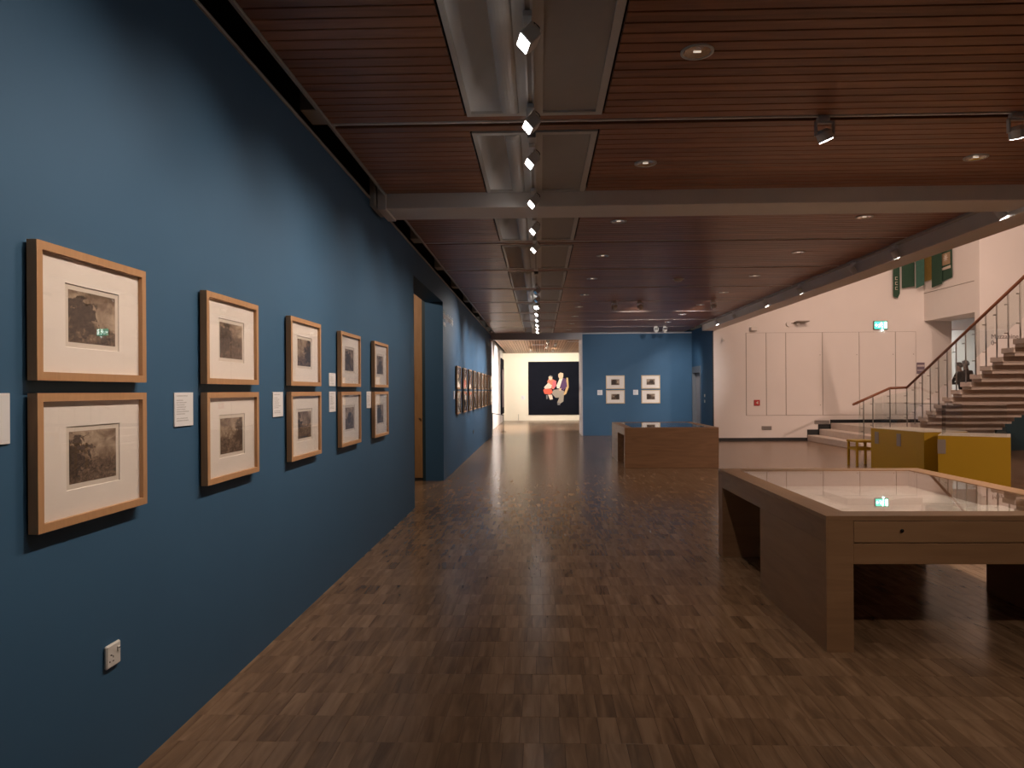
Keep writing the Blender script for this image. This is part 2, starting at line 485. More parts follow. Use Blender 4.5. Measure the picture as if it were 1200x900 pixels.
at = me.attributes.new('tint', 'FLOAT', 'FACE'); at.data.foreach_set('value', np.repeat(np.array(T), 9).astype(np.float32))
me.update()
fb = bpy.data.objects.new('floor_blocks_beyond', me); COL.objects.link(fb); fb.parent = fl; fb['kind'] = 'stuff'

# ---- long blue wall (two stretches and the header over the opening between them)
wl = struct(MB().box(WX - 0.3, WX, -4.2, Y_DOOR0, 0, 3.30).build('wall_left', M['blue']), 'long blue painted wall hung with framed prints')
MB().box(WX - 0.3, WX, Y_DOOR0, Y_DOOR1, 2.96, 3.30).build('header', M['blue'], wl)
MB().box(WX - 0.315, WX + 0.012, -4.2, 23.38, 3.30, 3.318).build('top_trim', M['trim'], wl)
wl2 = struct(MB().box(WX - 0.3, WX, Y_DOOR1, 23.38, 0, 3.30).build('wall_left_far', M['blue']), 'far stretch of blue wall beyond the opening')
# room behind the opening: wooden door edge, dark back wall
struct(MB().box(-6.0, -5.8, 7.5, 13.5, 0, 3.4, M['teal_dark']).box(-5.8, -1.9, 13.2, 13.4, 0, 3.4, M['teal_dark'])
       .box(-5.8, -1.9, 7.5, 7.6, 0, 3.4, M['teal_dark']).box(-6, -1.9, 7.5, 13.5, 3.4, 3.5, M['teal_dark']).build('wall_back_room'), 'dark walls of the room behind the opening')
d1 = struct(MB().box(-2.135, -1.955, 11.90, 11.96, 0.012, 3.36, bev=0.004).build('door_1', M['door_wood']), 'tall wooden door leaf edge standing in the blue opening')
MB().tube((-2.05, 11.895, 1.02), (-2.05, 11.86, 1.02), 0.012, n=8, mat=M['steel']).build('pull', None, d1)
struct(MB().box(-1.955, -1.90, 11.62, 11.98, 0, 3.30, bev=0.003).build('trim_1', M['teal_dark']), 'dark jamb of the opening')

lamp('back_room_light', 'SPOT', (-3.4, 9.4, 3.3), (-2.3, 11.9, 1.5), P_BACK, WARM, .08, 140, .8)  # added to brighten the door edge and jamb, no fixture
# ---- void between wall and ceiling, seen as a dark slot
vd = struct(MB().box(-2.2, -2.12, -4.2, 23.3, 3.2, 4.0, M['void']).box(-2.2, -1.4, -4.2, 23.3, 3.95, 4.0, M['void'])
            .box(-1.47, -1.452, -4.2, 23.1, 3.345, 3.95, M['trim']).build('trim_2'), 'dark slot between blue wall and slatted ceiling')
for j in JOINTS:
    if abs(j - 6.94) < 0.1: continue
    MB().box(-1.6, -1.475, j - 0.26, j, 3.37, 3.55, bev=0.006).build('cross_block', M['trim'], vd)

# ---- ceiling of slats
ce = struct(MB().box(-1.45, -0.50, -4.2, 22.95, 3.40, 3.43, M['backing']).box(0.445, 4.66, -4.2, 22.95, 3.40, 3.43, M['backing'])
            .box(-0.50, 0.445, -4.2, 22.95, 3.72, 3.75, M['backing']).build('ceiling'), 'dark slatted wooden ceiling in bays')
PITCH, SW, SH = 0.1061, 0.0950, 0.020
slat_me = {}
def slat_mesh(x0, x1):
    k = (x0, x1)
    if k not in slat_me:
        o = MB().box(x0, x1, -SW / 2, SW / 2, 0, SH, bev=0.003).build('ceiling_slat', M['slat'])
        slat_me[k] = o.data
        bpy.data.objects.remove(o)
    return slat_me[k]
slats_mb = []; n_sl = 0
def slat(x0, x1, yc):
    global n_sl
    if yc > 2.6 and n_sl < 298:
        o = bpy.data.objects.new('ceiling_slat', slat_mesh(x0, x1)); COL.objects.link(o)
        o.parent = ce; o.location = (0, yc, ZC); n_sl += 1
    else:
        slats_mb.append((x0, x1, yc))
for bi in range(-2, 11):
    j0 = 0.94 + 2 * bi; j1 = j0 + 2
    a, b = j0 + 0.045, j1 - 0.045
    if abs(j1 - 6.94) < .1: b = 6.655
    if abs(j0 - 6.94) < .1: a = 7.115
    n = int(round((b - a) / PITCH)); p = (b - a) / n
    for i in range(n):
        yc = a + (i + .5) * p
        edge = (i == 0 and abs(j0 - 6.94) > .1) or (i == n - 1 and abs(j1 - 6.94) > .1)
        if edge: slat(-1.45, 4.66, yc)
        else:
            slat(-1.45, -0.50, yc); slat(0.445, 4.66, yc)
sb = MB(); tints = []
for x0, x1, yc in slats_mb:
    sb.box(x0, x1, yc - SW / 2, yc + SW / 2, ZC, ZC + SH); tints += [random.random()] * 6
so = sb.build('ceiling_slats_beyond', M['slat'], ce); so['kind'] = 'stuff'
a_ = so.data.attributes.new('tint', 'FLOAT', 'FACE'); a_.data.foreach_set('value', tints)
for j in JOINTS:
    if abs(j - 6.94) < .1: continue
    MB().box(-1.45, 4.66, j - 0.036, j - 0.014, ZC - 0.004, ZC + 0.03, bev=0.002).build('joint_strip', M['beam'], ce)

# ---- the painted beam across the room and the one along the stair hall
bm1 = struct(MB().box(-1.45, 4.66, 6.66, 7.10, 3.22, 3.62, bev=0.006).build('ceiling_beam', M['beam']), 'pale painted beam crossing the slatted ceiling')
MB().box(-1.535, -1.45, 6.645, 7.115, 3.208, 3.62, bev=0.006).build('end_collar', M['beam'], bm1)
MB().box(-1.60, -1.545, 6.60, 7.05, 3.235, 3.52, bev=0.008).build('wall_bracket', M['trim'], bm1)
bm2 = struct(MB().box(4.66, 5.02, -4.2, 20.35, 3.17, 7.0, bev=0.004).build('side_beam', M['beam']), 'pale beam edging the slatted ceiling along the stair hall')
MB().box(4.585, 4.66, -4.2, 20.3, 3.335, 3.36).build('edge_track', M['trim'], bm2)

# ---- blue cross wall, header to the far room, return wall with a grey door
wc = struct(MB().box(1.39, 4.95, Y_CROSS, 24.6, 0, 3.40).build('wall_back', M['blue']), 'blue cross wall at the end of the gallery')
MB().box(1.36, 1.392, Y_CROSS - 0.01, 24.62, 0, 3.40).build('end_trim', M['lilac'], wc)
MB().box(1.39, 4.95, Y_CROSS - 0.02, Y_CROSS, 3.325, 3.36).build('top_trim', M['lilac'], wc)
struct(MB().box(WX - .1, 1.36, Y_CROSS, 23.4, 3.155, 3.45, bev=0.004).build('trim_3', M['lilac']), 'pale header over the way into the far room')
# return wall at X = 4.95, from the cross wall towards the stair hall, with a doorway
DY0, DY1, DZ = 21.85, 23.02, 2.06
wr = struct(MB().box(4.95, 5.15, Y_WHITE + .301, DY0, 0, 3.40, M['blue']).box(4.95, 4.966, Y_WHITE, Y_WHITE + .301, 0, 3.40, M['blue']).box(4.95, 5.15, DY1, 24.6, 0, 3.40, M['blue'])
            .box(4.95, 5.15, DY0, DY1, DZ, 3.40, M['blue']).build('wall_return'), 'narrow blue return wall with a grey door')
MB().box(4.945, 4.975, Y_WHITE - 0.02, Y_WHITE, 0, 3.18).build('corner_trim', M['skirting'], wr)
dr = struct(MB().box(5.06, 5.10, DY0 + .06, DY1 - .02, 0.01, DZ - .05, bev=0.004).build('door_2', M['grey_door']), 'grey door set back in the blue return wall')
MB().box(4.935, 5.14, DY0, DY0 + .07, 0, DZ + .16, M['grey_frame']).box(4.935, 5.14, DY1 - .03, DY1 + .02, 0, DZ + .16, M['grey_frame']) \
    .box(4.935, 5.14, DY0 + .07, DY1 - .03, DZ - .04, DZ + .16, M['grey_frame']).build('door_frame', None, dr)
MB().box(5.03, 5.06, DY0 + .12, DY0 + .16, 0.98, 1.16, bev=.004).build('door_handle', M['steel'], dr)
MB().box(5.045, 5.062, DY0 + .10, DY0 + .18, 1.26, 1.34, bev=.004).build('lock_plate', M['steel'], dr)
for k, z in enumerate((1.13, 1.30)):
    t = thing('light_switch', ['lower', 'upper'][k] + ' white switch plate beside the grey door on the blue return wall', 'switch', (4.95, 21.32, z), 0, 'switches by the grey door')
    MB().box(-0.012, 0, -0.043, 0.043, -0.043, 0.043, bev=0.004).build('plate', M['socket'], t)
    MB().box(-0.018, -0.012, -0.012, 0.012, -0.018, 0.018, bev=0.002).build('rocker', M['socket'], t)

# ---- far room
struct(MB().box(-2.1, -1.82, 23.38, 35.1, 0, 3.45).build('wall_far_left', M['white']), 'brightly lit white wall of the far room')
struct(MB().box(-2.1, 6.2, 34.92, 35.15, 0, 3.45).build('wall_far', M['cream']), 'cream end wall of the far room')
struct(MB().box(6.0, 6.2, 24.5, 35.1, 0, 3.45).build('wall_far_right', M['cream']), 'right wall of the far room')
cf = struct(MB().box(-1.66, 6.1, 23.4, 35.0, 3.40, 3.45).build('ceiling_far', M['backing']), 'slatted wooden ceiling of the far room')
sb = MB(); tints = []
x = -1.64
while x < 6.0:
    sb.box(x, x + 0.085, 23.41, 34.9, 3.34, 3.36); tints += [random.random()] * 6
    x += 0.106
so = sb.build('far_ceiling_slats', M['slat_far'], cf); so['kind'] = 'stuff'
a_ = so.data.attributes.new('tint', 'FLOAT', 'FACE'); a_.data.foreach_set('value', tints)
MB().box(1.05, 1.75, 26.6, 26.8, 3.32, 3.338, bev=.004).build('air_slot', M['lilac'], cf)
MB().box(-0.3, 0.25, 28.2, 28.4, 3.32, 3.338, bev=.004).build('air_slot', M['lilac'], cf)

# ---- stair hall: white wall with flush panels, skirting, mezzanine front
ww = struct(MB().box(4.967, 11.70, Y_WHITE, Y_WHITE + 0.3, 0, 7.0).build('wall_white', M['white']), 'tall white wall of the stair hall')
PX = [5.901, 6.47, 7.026, 8.063, 9.098, 10.117, 10.691]
for i in range(6):
    p = MB().box(PX[i] + .009, PX[i + 1] - .009, Y_WHITE - 0.016, Y_WHITE - 0.001, 0.735, 3.09, bev=0.003).build('wall_panel', M['white_panel'], ww)
    if i >= 2:
        for zz in (1.02, 2.45):
            MB().tube((PX[i + 1] - .07, Y_WHITE - 0.016, zz), (PX[i + 1] - .07, Y_WHITE - 0.020, zz), 0.014, n=8, mat=M['steel']).build('panel_lock', None, p)
MB().box(PX[0] - .006, PX[-1] + .006, Y_WHITE - 0.0015, Y_WHITE - 0.0005, 0.727, 3.098).build('panel_joint_backing', M['vent'], ww)
struct(MB().box(5.0, 7.70, Y_WHITE - 0.02, Y_WHITE, 0, 0.09, M['skirting']).box(7.62, 8.02, Y_WHITE - 0.02, Y_WHITE, 0.0, 0.32, M['skirting'])
       .box(7.93, 8.36, Y_WHITE - 0.02, Y_WHITE, 0.1, 0.47, M['skirting']).box(8.27, 11.7, Y_WHITE - 0.02, Y_WHITE, 0.3, 0.60, M['skirting'])
       .build('baseboard_stair', None), 'black skirting stepping up the white wall')
mz = struct(MB().box(10.932, 11.72, 18.02, Y_WHITE, 3.385, 7.0).build('wall_mezzanine', M['white']), 'white mezzanine front above the stair')
MB().box(10.926, 10.932, 18.03, Y_WHITE, 4.165, 4.182).build('ledge_joint', M['vent'], mz)
struct(MB().box(10.932, 16.2, 17.82, 18.02, 0, 7.0).build('wall_stair', M['white']), 'white wall behind the stair')
struct(MB().box(11.72, 16.2, 18.02, 23.9, 3.39, 3.45).build('ceiling_lobby', M['rail']), 'wooden ceiling of the lobby behind the stair')
struct(MB().box(11.5, 16.2, 23.7, 23.9, 0, 3.45).build('wall_lobby', M['white']), 'pale wall of the lobby behind the stair')
# shell of the hall outside the picture
struct(MB().box(16.0, 16.2, -4.2, 24, 0, 7.0).build('wall_right', M['white']), 'far right wall of the stair hall')
struct(MB().box(-6, 16.2, -4.4, -4.2, 0, 7.0).build('wall_front', M['blue']), 'wall behind the camera')
struct(MB().box(5.02, 16.2, -4.2, 24, 7.0, 7.1).build('ceiling_hall', M['white']), 'high ceiling of the stair hall')
# landing and the three low steps
struct(MB().box(8.28, 16.0, 17.0, Y_WHITE, 0, 0.505, M['concrete']).box(11.7, 16.0, Y_WHITE, 23.7, 0, 0.505, M['concrete']).build('landing'), 'concrete stair landing')

# ================================================================== STAIR
st = thing('staircase', 'pale concrete staircase of open block treads rising to the right', 'staircase', (8.72, 16.97, 0), 0)
for k in range(2):
    MB().box(7.62 + .33 * k - 8.72, 8.30 - 8.72, 17.0 - 16.97, Y_WHITE - .022 - 16.97, 0.168 * k, 0.168 * (k + 1), bev=0.012).build('low_step', M['concrete'], st)
for i in range(14):
    z = 0.505 + 0.1565 * (i + 1); y = -0.33 * (i)
    MB().box(0.06, 2.02, y - 0.37, y, z - 0.100, z, bev=0.008).build('tread', M['concrete'], st)
    MB().box(0.10, 1.98, y - 0.335, y - .01, z - 0.158, z - 0.099).build('riser', M['concrete'], st)
wt = struct(MB().box(10.76, 15.9, 16.93, 16.995, 0, 1.5, M['teal_dark']).build('wall_low'), 'dark teal low wall under the stair')

ba = thing('stair_balustrade', 'steel and glass stair balustrade with a brown wooden handrail', 'balustrade', (8.72, 17.0, 0))
# handrail path, relative to the base
HP = [(-1.261, 0.0, 1.105), (-0.40, 0.0, 1.487), (0.0, 0.0, 1.50), (0.0, -4.95, 1.50 + 4.95 * 0.4845)]
hb = MB()
for a, b in zip(HP[:-1], HP[1:]):
    hb.tube(a, b, 0.030, n=12)
for p in HP: hb.lathe([(0, -.030), (.021, -.021), (.030, 0), (.021, .021), (0, .030)], p, 12)
hb.build('handrail', M['rail'], ba, smooth=True)
def post(x, y, z0, z1):
    p = MB().tube((x, y, z0), (x, y, z1), 0.014, n=8).build('post', M['steel'], ba)
    h = z1 - z0
    for zz in (z0 + 0.28 * h, z0 + 0.80 * h):
        MB().box(x - .065, x + .01, y - .012, y + .012, zz - .011, zz + .011, bev=.003).build('glass_clip', M['steel'], p)
for x in (-1.02, -0.80, -0.40):
    zt = 1.105 + (x + 1.261) * 0.4437
    z0 = 0.168 if x < -1.0 else (0.336 if x < -.75 else 0.505)
    post(x, 0, z0, zt)
post(0, 0, 0.505, 1.5)
NP = 14
for i in range(NP):
    y = -0.29 - 0.33 * i
    post(0.03, y, 0.505 + 0.1565 * (i + 1) - .02, 1.50 - y * 0.4845)
for i in range(0, NP - 1, 2):       # glass sheets
    y0, y1 = -0.05 - 0.33 * i, -0.05 - 0.33 * (i + 2) + 0.03
    b0, b1 = 0.505 - y0 * .4742 + .28, 0.505 - y1 * .4742 + .28
    t0, t1 = 1.50 - y0 * .4845 - .10, 1.50 - y1 * .4845 - .10
    MB().prism([(y0, b0), (y1, b1), (y1, t1), (y0, t0)], 'X', -0.055, -0.045).build('glass_sheet', M['stair_glass'], ba)
for x0, x1 in ((-1.16, -0.60), (-0.58, -0.02)):
    def zt(x): return min(1.105 + (x + 1.261) * 0.4437, 1.49) - .1
    MB().prism([(x0, zt(x0) - .72), (x1, zt(x1) - .72), (x1, zt(x1)), (x0, zt(x0))], 'Y', -0.055, -0.045).build('glass_sheet', M['stair_glass'], ba)

# ================================================================== FRAMED PRINTS
def make_print(kind='oak'):
    """local frame: wall at x=0, looking along +x; y along the wall, z up, origin at the frame's centre"""
    t = thing('framed_print', '', 'framed print')
    W, H, FW, D = 0.606, 0.439, 0.027, 0.042
    m = M['oak'] if kind == 'oak' else M['pale_frame']
    s0 = 0.010
    def rail(y0, y1, z0, z1):     # mitred bar; the inner edge sits a little deeper
        return y0, y1, z0, z1
    o = MB()
    w, h = W / 2, H / 2; wi, hi = w - FW, h - FW
    # four mitred bars in one moulding
    for pts in ([(-w, h), (w, h), (wi, hi), (-wi, hi)], [(-w, -h), (w, -h), (wi, -hi), (-wi, -hi)],
                [(-w, -h), (-w, h), (-wi, hi), (-wi, -hi)], [(w, -h), (w, h), (wi, hi), (wi, -hi)]):
        o.prism(pts, 'X', s0, D)
    o.build('moulding', m, t)
    ow, oh = 0.149, 0.107         # opening in the mount
    mt = MB()
    x = 0.026
    ring = [(-wi - .004, -hi - .004), (wi + .004, -hi - .004), (wi + .004, hi + .004), (-wi - .004, hi + .004)]
    inn = [(-ow, -oh), (ow, -oh), (ow, oh), (-ow, oh)]
    inb = [(-ow + .002, -oh + .002), (ow - .002, -oh + .002), (ow - .002, oh - .002), (-ow + .002, oh - .002)]
    vs = [(x, a, b) for a, b in ring] + [(x, a, b) for a, b in inn] + [(x - .0035, a, b) for a, b in inb]
    fs = [(i, (i + 1) % 4, (i + 1) % 4 + 4, i + 4) for i in range(4)] + [(i + 4, (i + 1) % 4 + 4, (i + 1) % 4 + 8, i + 8) for i in range(4)]
    mt.add(vs, fs); mt.build('mount', M['mat'], t)
    MB().box(0.018, 0.0222, -ow - .01, ow + .01, -oh - .01, oh + .01).build('sheet', M['paper'], t)
    MB().add([(0.0226, -0.130, -0.088), (0.0226, 0.130, -0.088), (0.0226, 0.130, 0.089), (0.0226, -0.130, 0.089)], [(0, 1, 2, 3)]).build('image', M['print'], t, uv=(1, 2))
    MB().box(0.0335, 0.0355, -wi - .003, wi + .003, -hi - .003, hi + .003).build('glazing', M['glass'], t)
    MB().box(0.002, 0.012, -w + .02, w - .02, -h + .02, h - .02).build('backing', M['black'], t)
    return t
proto = make_print('oak'); proto2 = make_print('pale')
used = {0: False, 1: False}
def place_print(loc, rz, label, group, tone, pale=False):
    src = proto2 if pale else proto
    k = 1 if pale else 0
    o = src if not used[k] else copy_tree(src)
    used[k] = True
    o.location = loc; o.rotation_euler = (0, 0, rz)
    tag(o, label, 'framed print', group)
    for c in o.children:
        if c.name.startswith('image'): c.color = tone
    return o
ZU, ZL = 1.742, 1.263
def tone(i): 
    r = random.Random(i * 13 + 5)
    return (r.uniform(.05, .95), r.uniform(.25, .6), r.uniform(.35, .9), 1)
COLW = ['nearest the camera', 'second from the camera', 'third from the camera', 'fourth from the camera', 'fifth from the camera, beside the opening']
TN = {(0, 1): (.25, .33, .62, 1), (0, 0): (.08, .45, .55, 1), (1, 1): (.25, .62, .62, 1), (1, 0): (.9, .5, .5, 1)}
for c in range(5):
    yc = 2.442 + 1.1145 * c
    for up in (1, 0):
        place_print((WX, yc, ZU if up else ZL), 0, f"oak-framed sepia landscape print, {'upper' if up else 'lower'} row, {COLW[c]}, near blue wall",
                    'framed prints on the near blue wall', TN.get((c, up), tone(c * 2 + up)))
for c in range(9):
    yc = 13.54 + 1.115 * c
    wh = 'nearest the opening' if c == 0 else ('last before the far room' if c == 8 else ORD[c] + ' from the opening')
    for up in (1, 0):
        place_print((WX, yc, ZU if up else ZL), 0, f"oak-framed sepia print, {'upper' if up else 'lower'} row, {wh}, far stretch of blue wall",
                    'framed prints on the far stretch of blue wall', tone(40 + c * 2 + up))
for c, xc in enumerate((2.455, 3.605)):
    for up in (1, 0):
        place_print((xc, Y_CROSS, ZU if up else ZL), -R(90), f"pale-framed sepia print, {'upper' if up else 'lower'} {'left' if c == 0 else 'right'} of the four on the blue cross wall",
                    'framed prints on the blue cross wall', tone(80 + c * 2 + up), True)

# caption cards
def card(loc, rz, w, h, label, group):
    o = MB().box(0.0, 0.006, -w / 2, w / 2, -h / 2, h / 2, bev=0.0008).build('caption_card', M['card'], uv=(1, 2))
    o.location = loc; o.rotation_euler = (0, 0, rz)
    tag(o, label, 'caption card', group)
for y, z, h, lab in ((1.99, 1.407, .152, 'white caption card cut by the left picture edge, before the first prints'),
                     (3.108, 1.407, .15, 'white caption card between the first and second columns of prints'),
                     (4.24, 1.407, .15, 'white caption card between the second and third columns of prints'),
                     (5.365, 1.575, .10, 'small upper caption card before the fourth column of prints'),
                     (5.365, 1.406, .155, 'lower caption card before the fourth column of prints'),
                     (6.515, 1.405, .155, 'white caption card between the fourth and fifth columns of prints')):
    card((WX, y, z), 0, 0.165, h, lab, 'caption cards on the near blue wall')
card((WX, 13.02, 1.41), 0, 0.165, .15, 'caption card at the near end of the far blue stretch', 'caption cards on the far blue stretch')
for x, s in ((1.955, 'left'), (3.12, 'right')):
    card((x, Y_CROSS, 1.407), -R(90), 0.165, .165, f'pale caption card left of the {s} pair of prints on the blue cross wall', 'caption cards on the cross wall')
card((-0.85, 34.92, 1.14), -R(90), 0.2, .2, 'small caption card on cream wall left of the large dark painting', 'caption cards in the far room')

# sockets
def socket(loc, label, m):
    t = thing('wall_socket', label, 'socket', loc)
    MB().box(0, 0.014, -0.043, 0.043, -0.043, 0.043, bev=0.005).build('plate', m, t)
    MB().box(0.013, 0.021, 0.016, 0.030, 0.006, 0.026, bev=0.003).build('rocker', m, t)
    for (dy, dz, w, h) in ((-.018, .004, .008, .004), (-.006, -.004, .003, .008), (-.027, -.018, .006, .005), (-.006, -.020, .008, .004), (.022, .020, .008, .003)):
        MB().box(0.013, 0.0216 if dz == .020 else 0.0146, dy - w / 2, dy + w / 2, dz - h / 2, dz + h / 2).build('pin_hole', M['black'], t)
socket((WX, 2.568, 0.511), 'white single wall socket low on blue wall under the first prints', M['socket'])
socket((WX, 16.72, 0.51), 'dark wall socket low on the far stretch of blue wall', M['vent'])

# wall title: two rows of white letter strokes, too small to read
tl = thing('wall_title', 'white vinyl title lettering high on blue wall beyond the opening', 'lettering', (WX, 12.32, 2.74))
rr = random.Random(3)
y = -0.66
while y < 0.64:
    w = rr.choice((.055, .065, .05, .022))
    h = rr.choice((.085, .085, .125)); b = rr.choice((0, 0, -.035)) if h < .1 else 0
    o = MB().box(0, .003, y, y + .016, -.045 + b, -.045 + h)
    if w > .03:
        o.box(0, .003, y + w - .016, y + w, -.045, .04); o.box(0, .003, y, y + w, .026, .04)
        if rr.random() < .5: o.box(0, .003, y, y + w, -.045, -.031)
    o.build('letter', M['letter'], tl)
    y += w + .028
for k in range(4):
    MB().box(0, .003, -.66 + .07 * k, -.62 + .07 * k, -.16, -.10).build('letter', M['letter'], tl)
t = thing('wall_sensor', 'small white dome sensor high at the far end of the blue wall', 'sensor', (WX, 22.5, 3.10))
MB().tube((0, 0, 0), (0.02, 0, 0), 0.06, n=16).build('base', M['socket'], t)
MB().tube((0.02, 0, 0), (0.07, 0, 0), 0.055, 0.03, n=16).build('dome', M['socket'], t)

# ================================================================== CEILING LIGHT PANELS, TRACK, HEADS
def light_panel(y0, y1, label):
    t = thing('ceiling_light_panel', label, 'light panel', (0, y0, ZC), 0, 'light panels down the middle of the ceiling')
    L = y1 - y0
    b = MB()
    z0, z1 = -0.006, 0.015
    b.box(-.485, -.455, 0, L, z0, z1); b.box(-.455, -.13, 0, .05, z0, z1); b.box(-.455, -.13, L - .05, L, z0, z1)
    b.box(-.13, .03, 0, L, z0, z1); b.box(.03, .385, 0, .05, z0, z1); b.box(.03, .385, L - .05, L, z0, z1); b.box(.385, .43, 0, L, z0, z1)
    b.build('frame', M['panel'], t)
    MB().box(.03, .385, .05, L - .05, .008, .016).build('inset_sheet', M['panel_in'], t)
    # trough: quarter-round reflector with hipped ends
    ny, nx = 24, 12
    vs, fs = [], []
    Li = L - .10
    for i in range(ny + 1):
        yy = .05 + Li * i / ny
        e = min(1.0, min(yy - .05, L - .05 - yy) / .24); e = math.sin(e * math.pi / 2)
        for k in range(nx + 1):
            u = k / nx
            x = -.455 + .215 * u
            vs.append((x, yy, .012 + .32 * e * math.sqrt(max(0, 1 - (1 - u) ** 2))))
        vs.append((-.24, yy, .012))
    c = nx + 2
    for i in range(ny):
        for k in range(nx + 1): fs.append((i * c + k, i * c + k + 1, (i + 1) * c + k + 1, (i + 1) * c + k))
    MB().add(vs, fs).build('trough', M['trough'], t, smooth=True)
    # half-round baffle beside the trough
    vs, fs = [], []
    for i, yy in enumerate((.05, .09, L - .09, L - .05)):
        s = .6 if i in (0, 3) else 1.0
        for k in range(11):
            a = math.pi * k / 10
            vs.append((-.19 + .060 * math.cos(a), yy, .012 - .042 * s * math.sin(a)))
    for i in range(3):
        for k in range(10): fs.append((i * 11 + k, i * 11 + k + 1, (i + 1) * 11 + k + 1, (i + 1) * 11 + k))
    fs += [tuple(range(11)), tuple(range(33, 44))]
    MB().add(vs, fs).build('baffle', M['panel'], t, smooth=False)
    return t
pj = 0
for bi in range(0, 11):
    j0 = 0.94 + 2 * bi
    a, b = j0 + .17, j0 + 1.86
    if abs(j0 + 2 - 6.94) < .1: b = 6.655
    if abs(j0 - 6.94) < .1: a = 7.115
    wh = {0: 'just overhead', 1: 'nearest in view, cut by the top edge', 2: 'just before the crossing beam', 3: 'just behind the crossing beam'}.get(bi, ORD[bi - 3] + ' behind the crossing beam')
    light_panel(a, b, f'pale metal ceiling light panel with a curved trough, {wh}')
    # track under the panel
    tk = thing('lighting_track', f'slim grey lighting track under the ceiling panel {wh}', 'track', (-0.05, a, ZC), 0, 'lighting tracks along the ceiling centre')
    MB().box(-.026, -.012, 0, b - a, -.040, -.006, M['track']).box(.012, .026, 0, b - a, -.040, -.006, M['track']).box(-.012, .012, 0, b - a, -.030, -.006, M['panel_in']).build('channel', None, tk)
    for yy in (0.0, (b - a) - .12):
        MB().box(-.032, .032, yy, yy + .12, -.043, -.006, bev=.003).build('end_feed', M['track'], tk)

def orient(o, d):
    o.rotation_mode = 'QUATERNION'
    o.rotation_quaternion = Vector(d).normalized().to_track_quat('-Z', 'Y')

def wall_washer(y, label, lit=True, power=P_WASH, x=-0.05, aim=(-1.6, -1.15, 1.35), group='wall washers on the centre track', col=WARM):
    zt = ZC - .040
    t = thing('track_spotlight', label, 'spotlight', (x, y, zt), 0, group)
    MB().box(-.022, .022, -.06, .06, -.028, 0, bev=.003).build('adapter', M['fixture'], t)
    MB().tube((0.02, 0, -.028), (0.02, 0, -.085), .010, n=8).build('stem', M['fixture'], t)
    # cable loop
    cb = MB(); pr = None
    for k in range(9):
        a = math.pi * k / 8
        p = (.03 + .03 * math.sin(a), .02, -.02 - .07 * k / 8)
        if pr: cb.tube(pr, p, .003, n=6, cap=False)
        pr = p
    cb.build('cable', M['black'], t)
    hc = Vector((0, 0, -.115))
    d = (Vector((aim[0], y + aim[1], aim[2])) - Vector((x, y, zt)) - hc).normalized()
    h = MB().box(-.062, .062, -.040, .040, -.030, .045, bev=.006).box(-.05, .05, -.02, .02, .045, .06).build('head', M['fixture'], t)
    h.location = hc; orient(h, d)
    l = MB().box(-.054, .054, -.031, .031, -.0335, -.0302).build('lens', M['lens'] if lit else M['chrome'], h)
    if lit:
        p = Vector((x, y, zt)) + hc + d * .04
        lamp('spot_light', 'SPOT', p, p + d, power, col, .045, 82, 1.0)

near = [(1.30, 1), (2.40, 1), (3.46, 1), (4.564, 1), (5.297, 1), (6.454, 1), (7.555, 1), (8.556, 1)]  # first two are unseen, added to light the leftmost prints
for i, (y, _) in enumerate(near):
    lab = f'small box wall washer on the centre track, {ORD[i]} counting away from the camera'
    if i < 2: lab = ['box wall washer on the centre track behind the picture top, closer one', 'box wall washer on the centre track just above the picture top'][i]
    wall_washer(y, lab, power=P_WASH * (.5, .9, 1.0, 1.0, .85, .85, .75, .5)[i], aim=(-1.6, -0.30, 1.68))
for i, (y, lit) in enumerate([(12.25, 0), (13.4, 0), (14.5, 1), (15.8, 1), (17.13, 1), (18.47, 1), (19.5, 1), (20.6, 1)]):
    wall_washer(y, f"{'lit' if lit else 'unlit'} box wall washer in the far cluster of the track, {ORD[i]} of the cluster", bool(lit), P_WASH_FAR * .55,
                aim=(-1.6, -1.5 if i == 2 else -0.5, 1.70), group='wall washers in the far cluster', col=COOL)

# recessed downlights
def downlight(x, y, label):
    t = thing('recessed_downlight', label, 'downlight', (x, y, ZC), 0, 'recessed downlights in the slatted ceiling')
    MB().lathe([(.092, 0), (.092, -.007), (.078, -.009), (.074, -.004)], (0, 0, 0), 28).build('trim_ring', M['track'], t, smooth=True)
    rb = MB(); n = 16
    vs = []; fs = []
    for i in range(n):
        a = 2 * math.pi * i / n
        rr_ = .075 if i % 2 else .071
        vs += [(rr_ * math.cos(a), rr_ * math.sin(a), -.0055), (.030 * math.cos(a + .1), .030 * math.sin(a + .1), -.0012)]
    for i in range(n):
        j = (i + 1) % n
        fs.append((2 * i, 2 * j, 2 * j + 1, 2 * i + 1))
    fs.append(tuple(2 * i + 1 for i in range(n)))
    rb.add(vs, fs).build('reflector', M['chrome'], t)
    MB().box(-.022, .022, -.006, .006, -.006, -.0012, bev=.002).build('lamp', M['dim_lamp'], t)
    lamp('down_light', 'SPOT', (x, y, ZC - .012), (x, y, 0), P_DOWN, WARM, .05, 130, 1.0)  # fill added for room ambience; most of these downlights are off
for i in range(10):
    y = 3.94 + 2 * i - (.08 if i else 0)
    downlight(0.885, y, f'round recessed downlight beside the light panels, {ORD[i]} from the camera')
for i in range(9):
    y = 5.84 + 1.97 * i
    downlight(3.56, y, f'round recessed downlight near the side beam, {ORD[i]} from the camera')
t = thing('ceiling_sensor', 'small pale dome sensor on the slatted ceiling', 'sensor', (2.358, 12.02, ZC))
MB().lathe([(0.0, -.05), (.05, -.045), (.075, -.02), (.08, 0)], (0, 0, 0), 20).build('dome', M['fixture'], t, smooth=True)
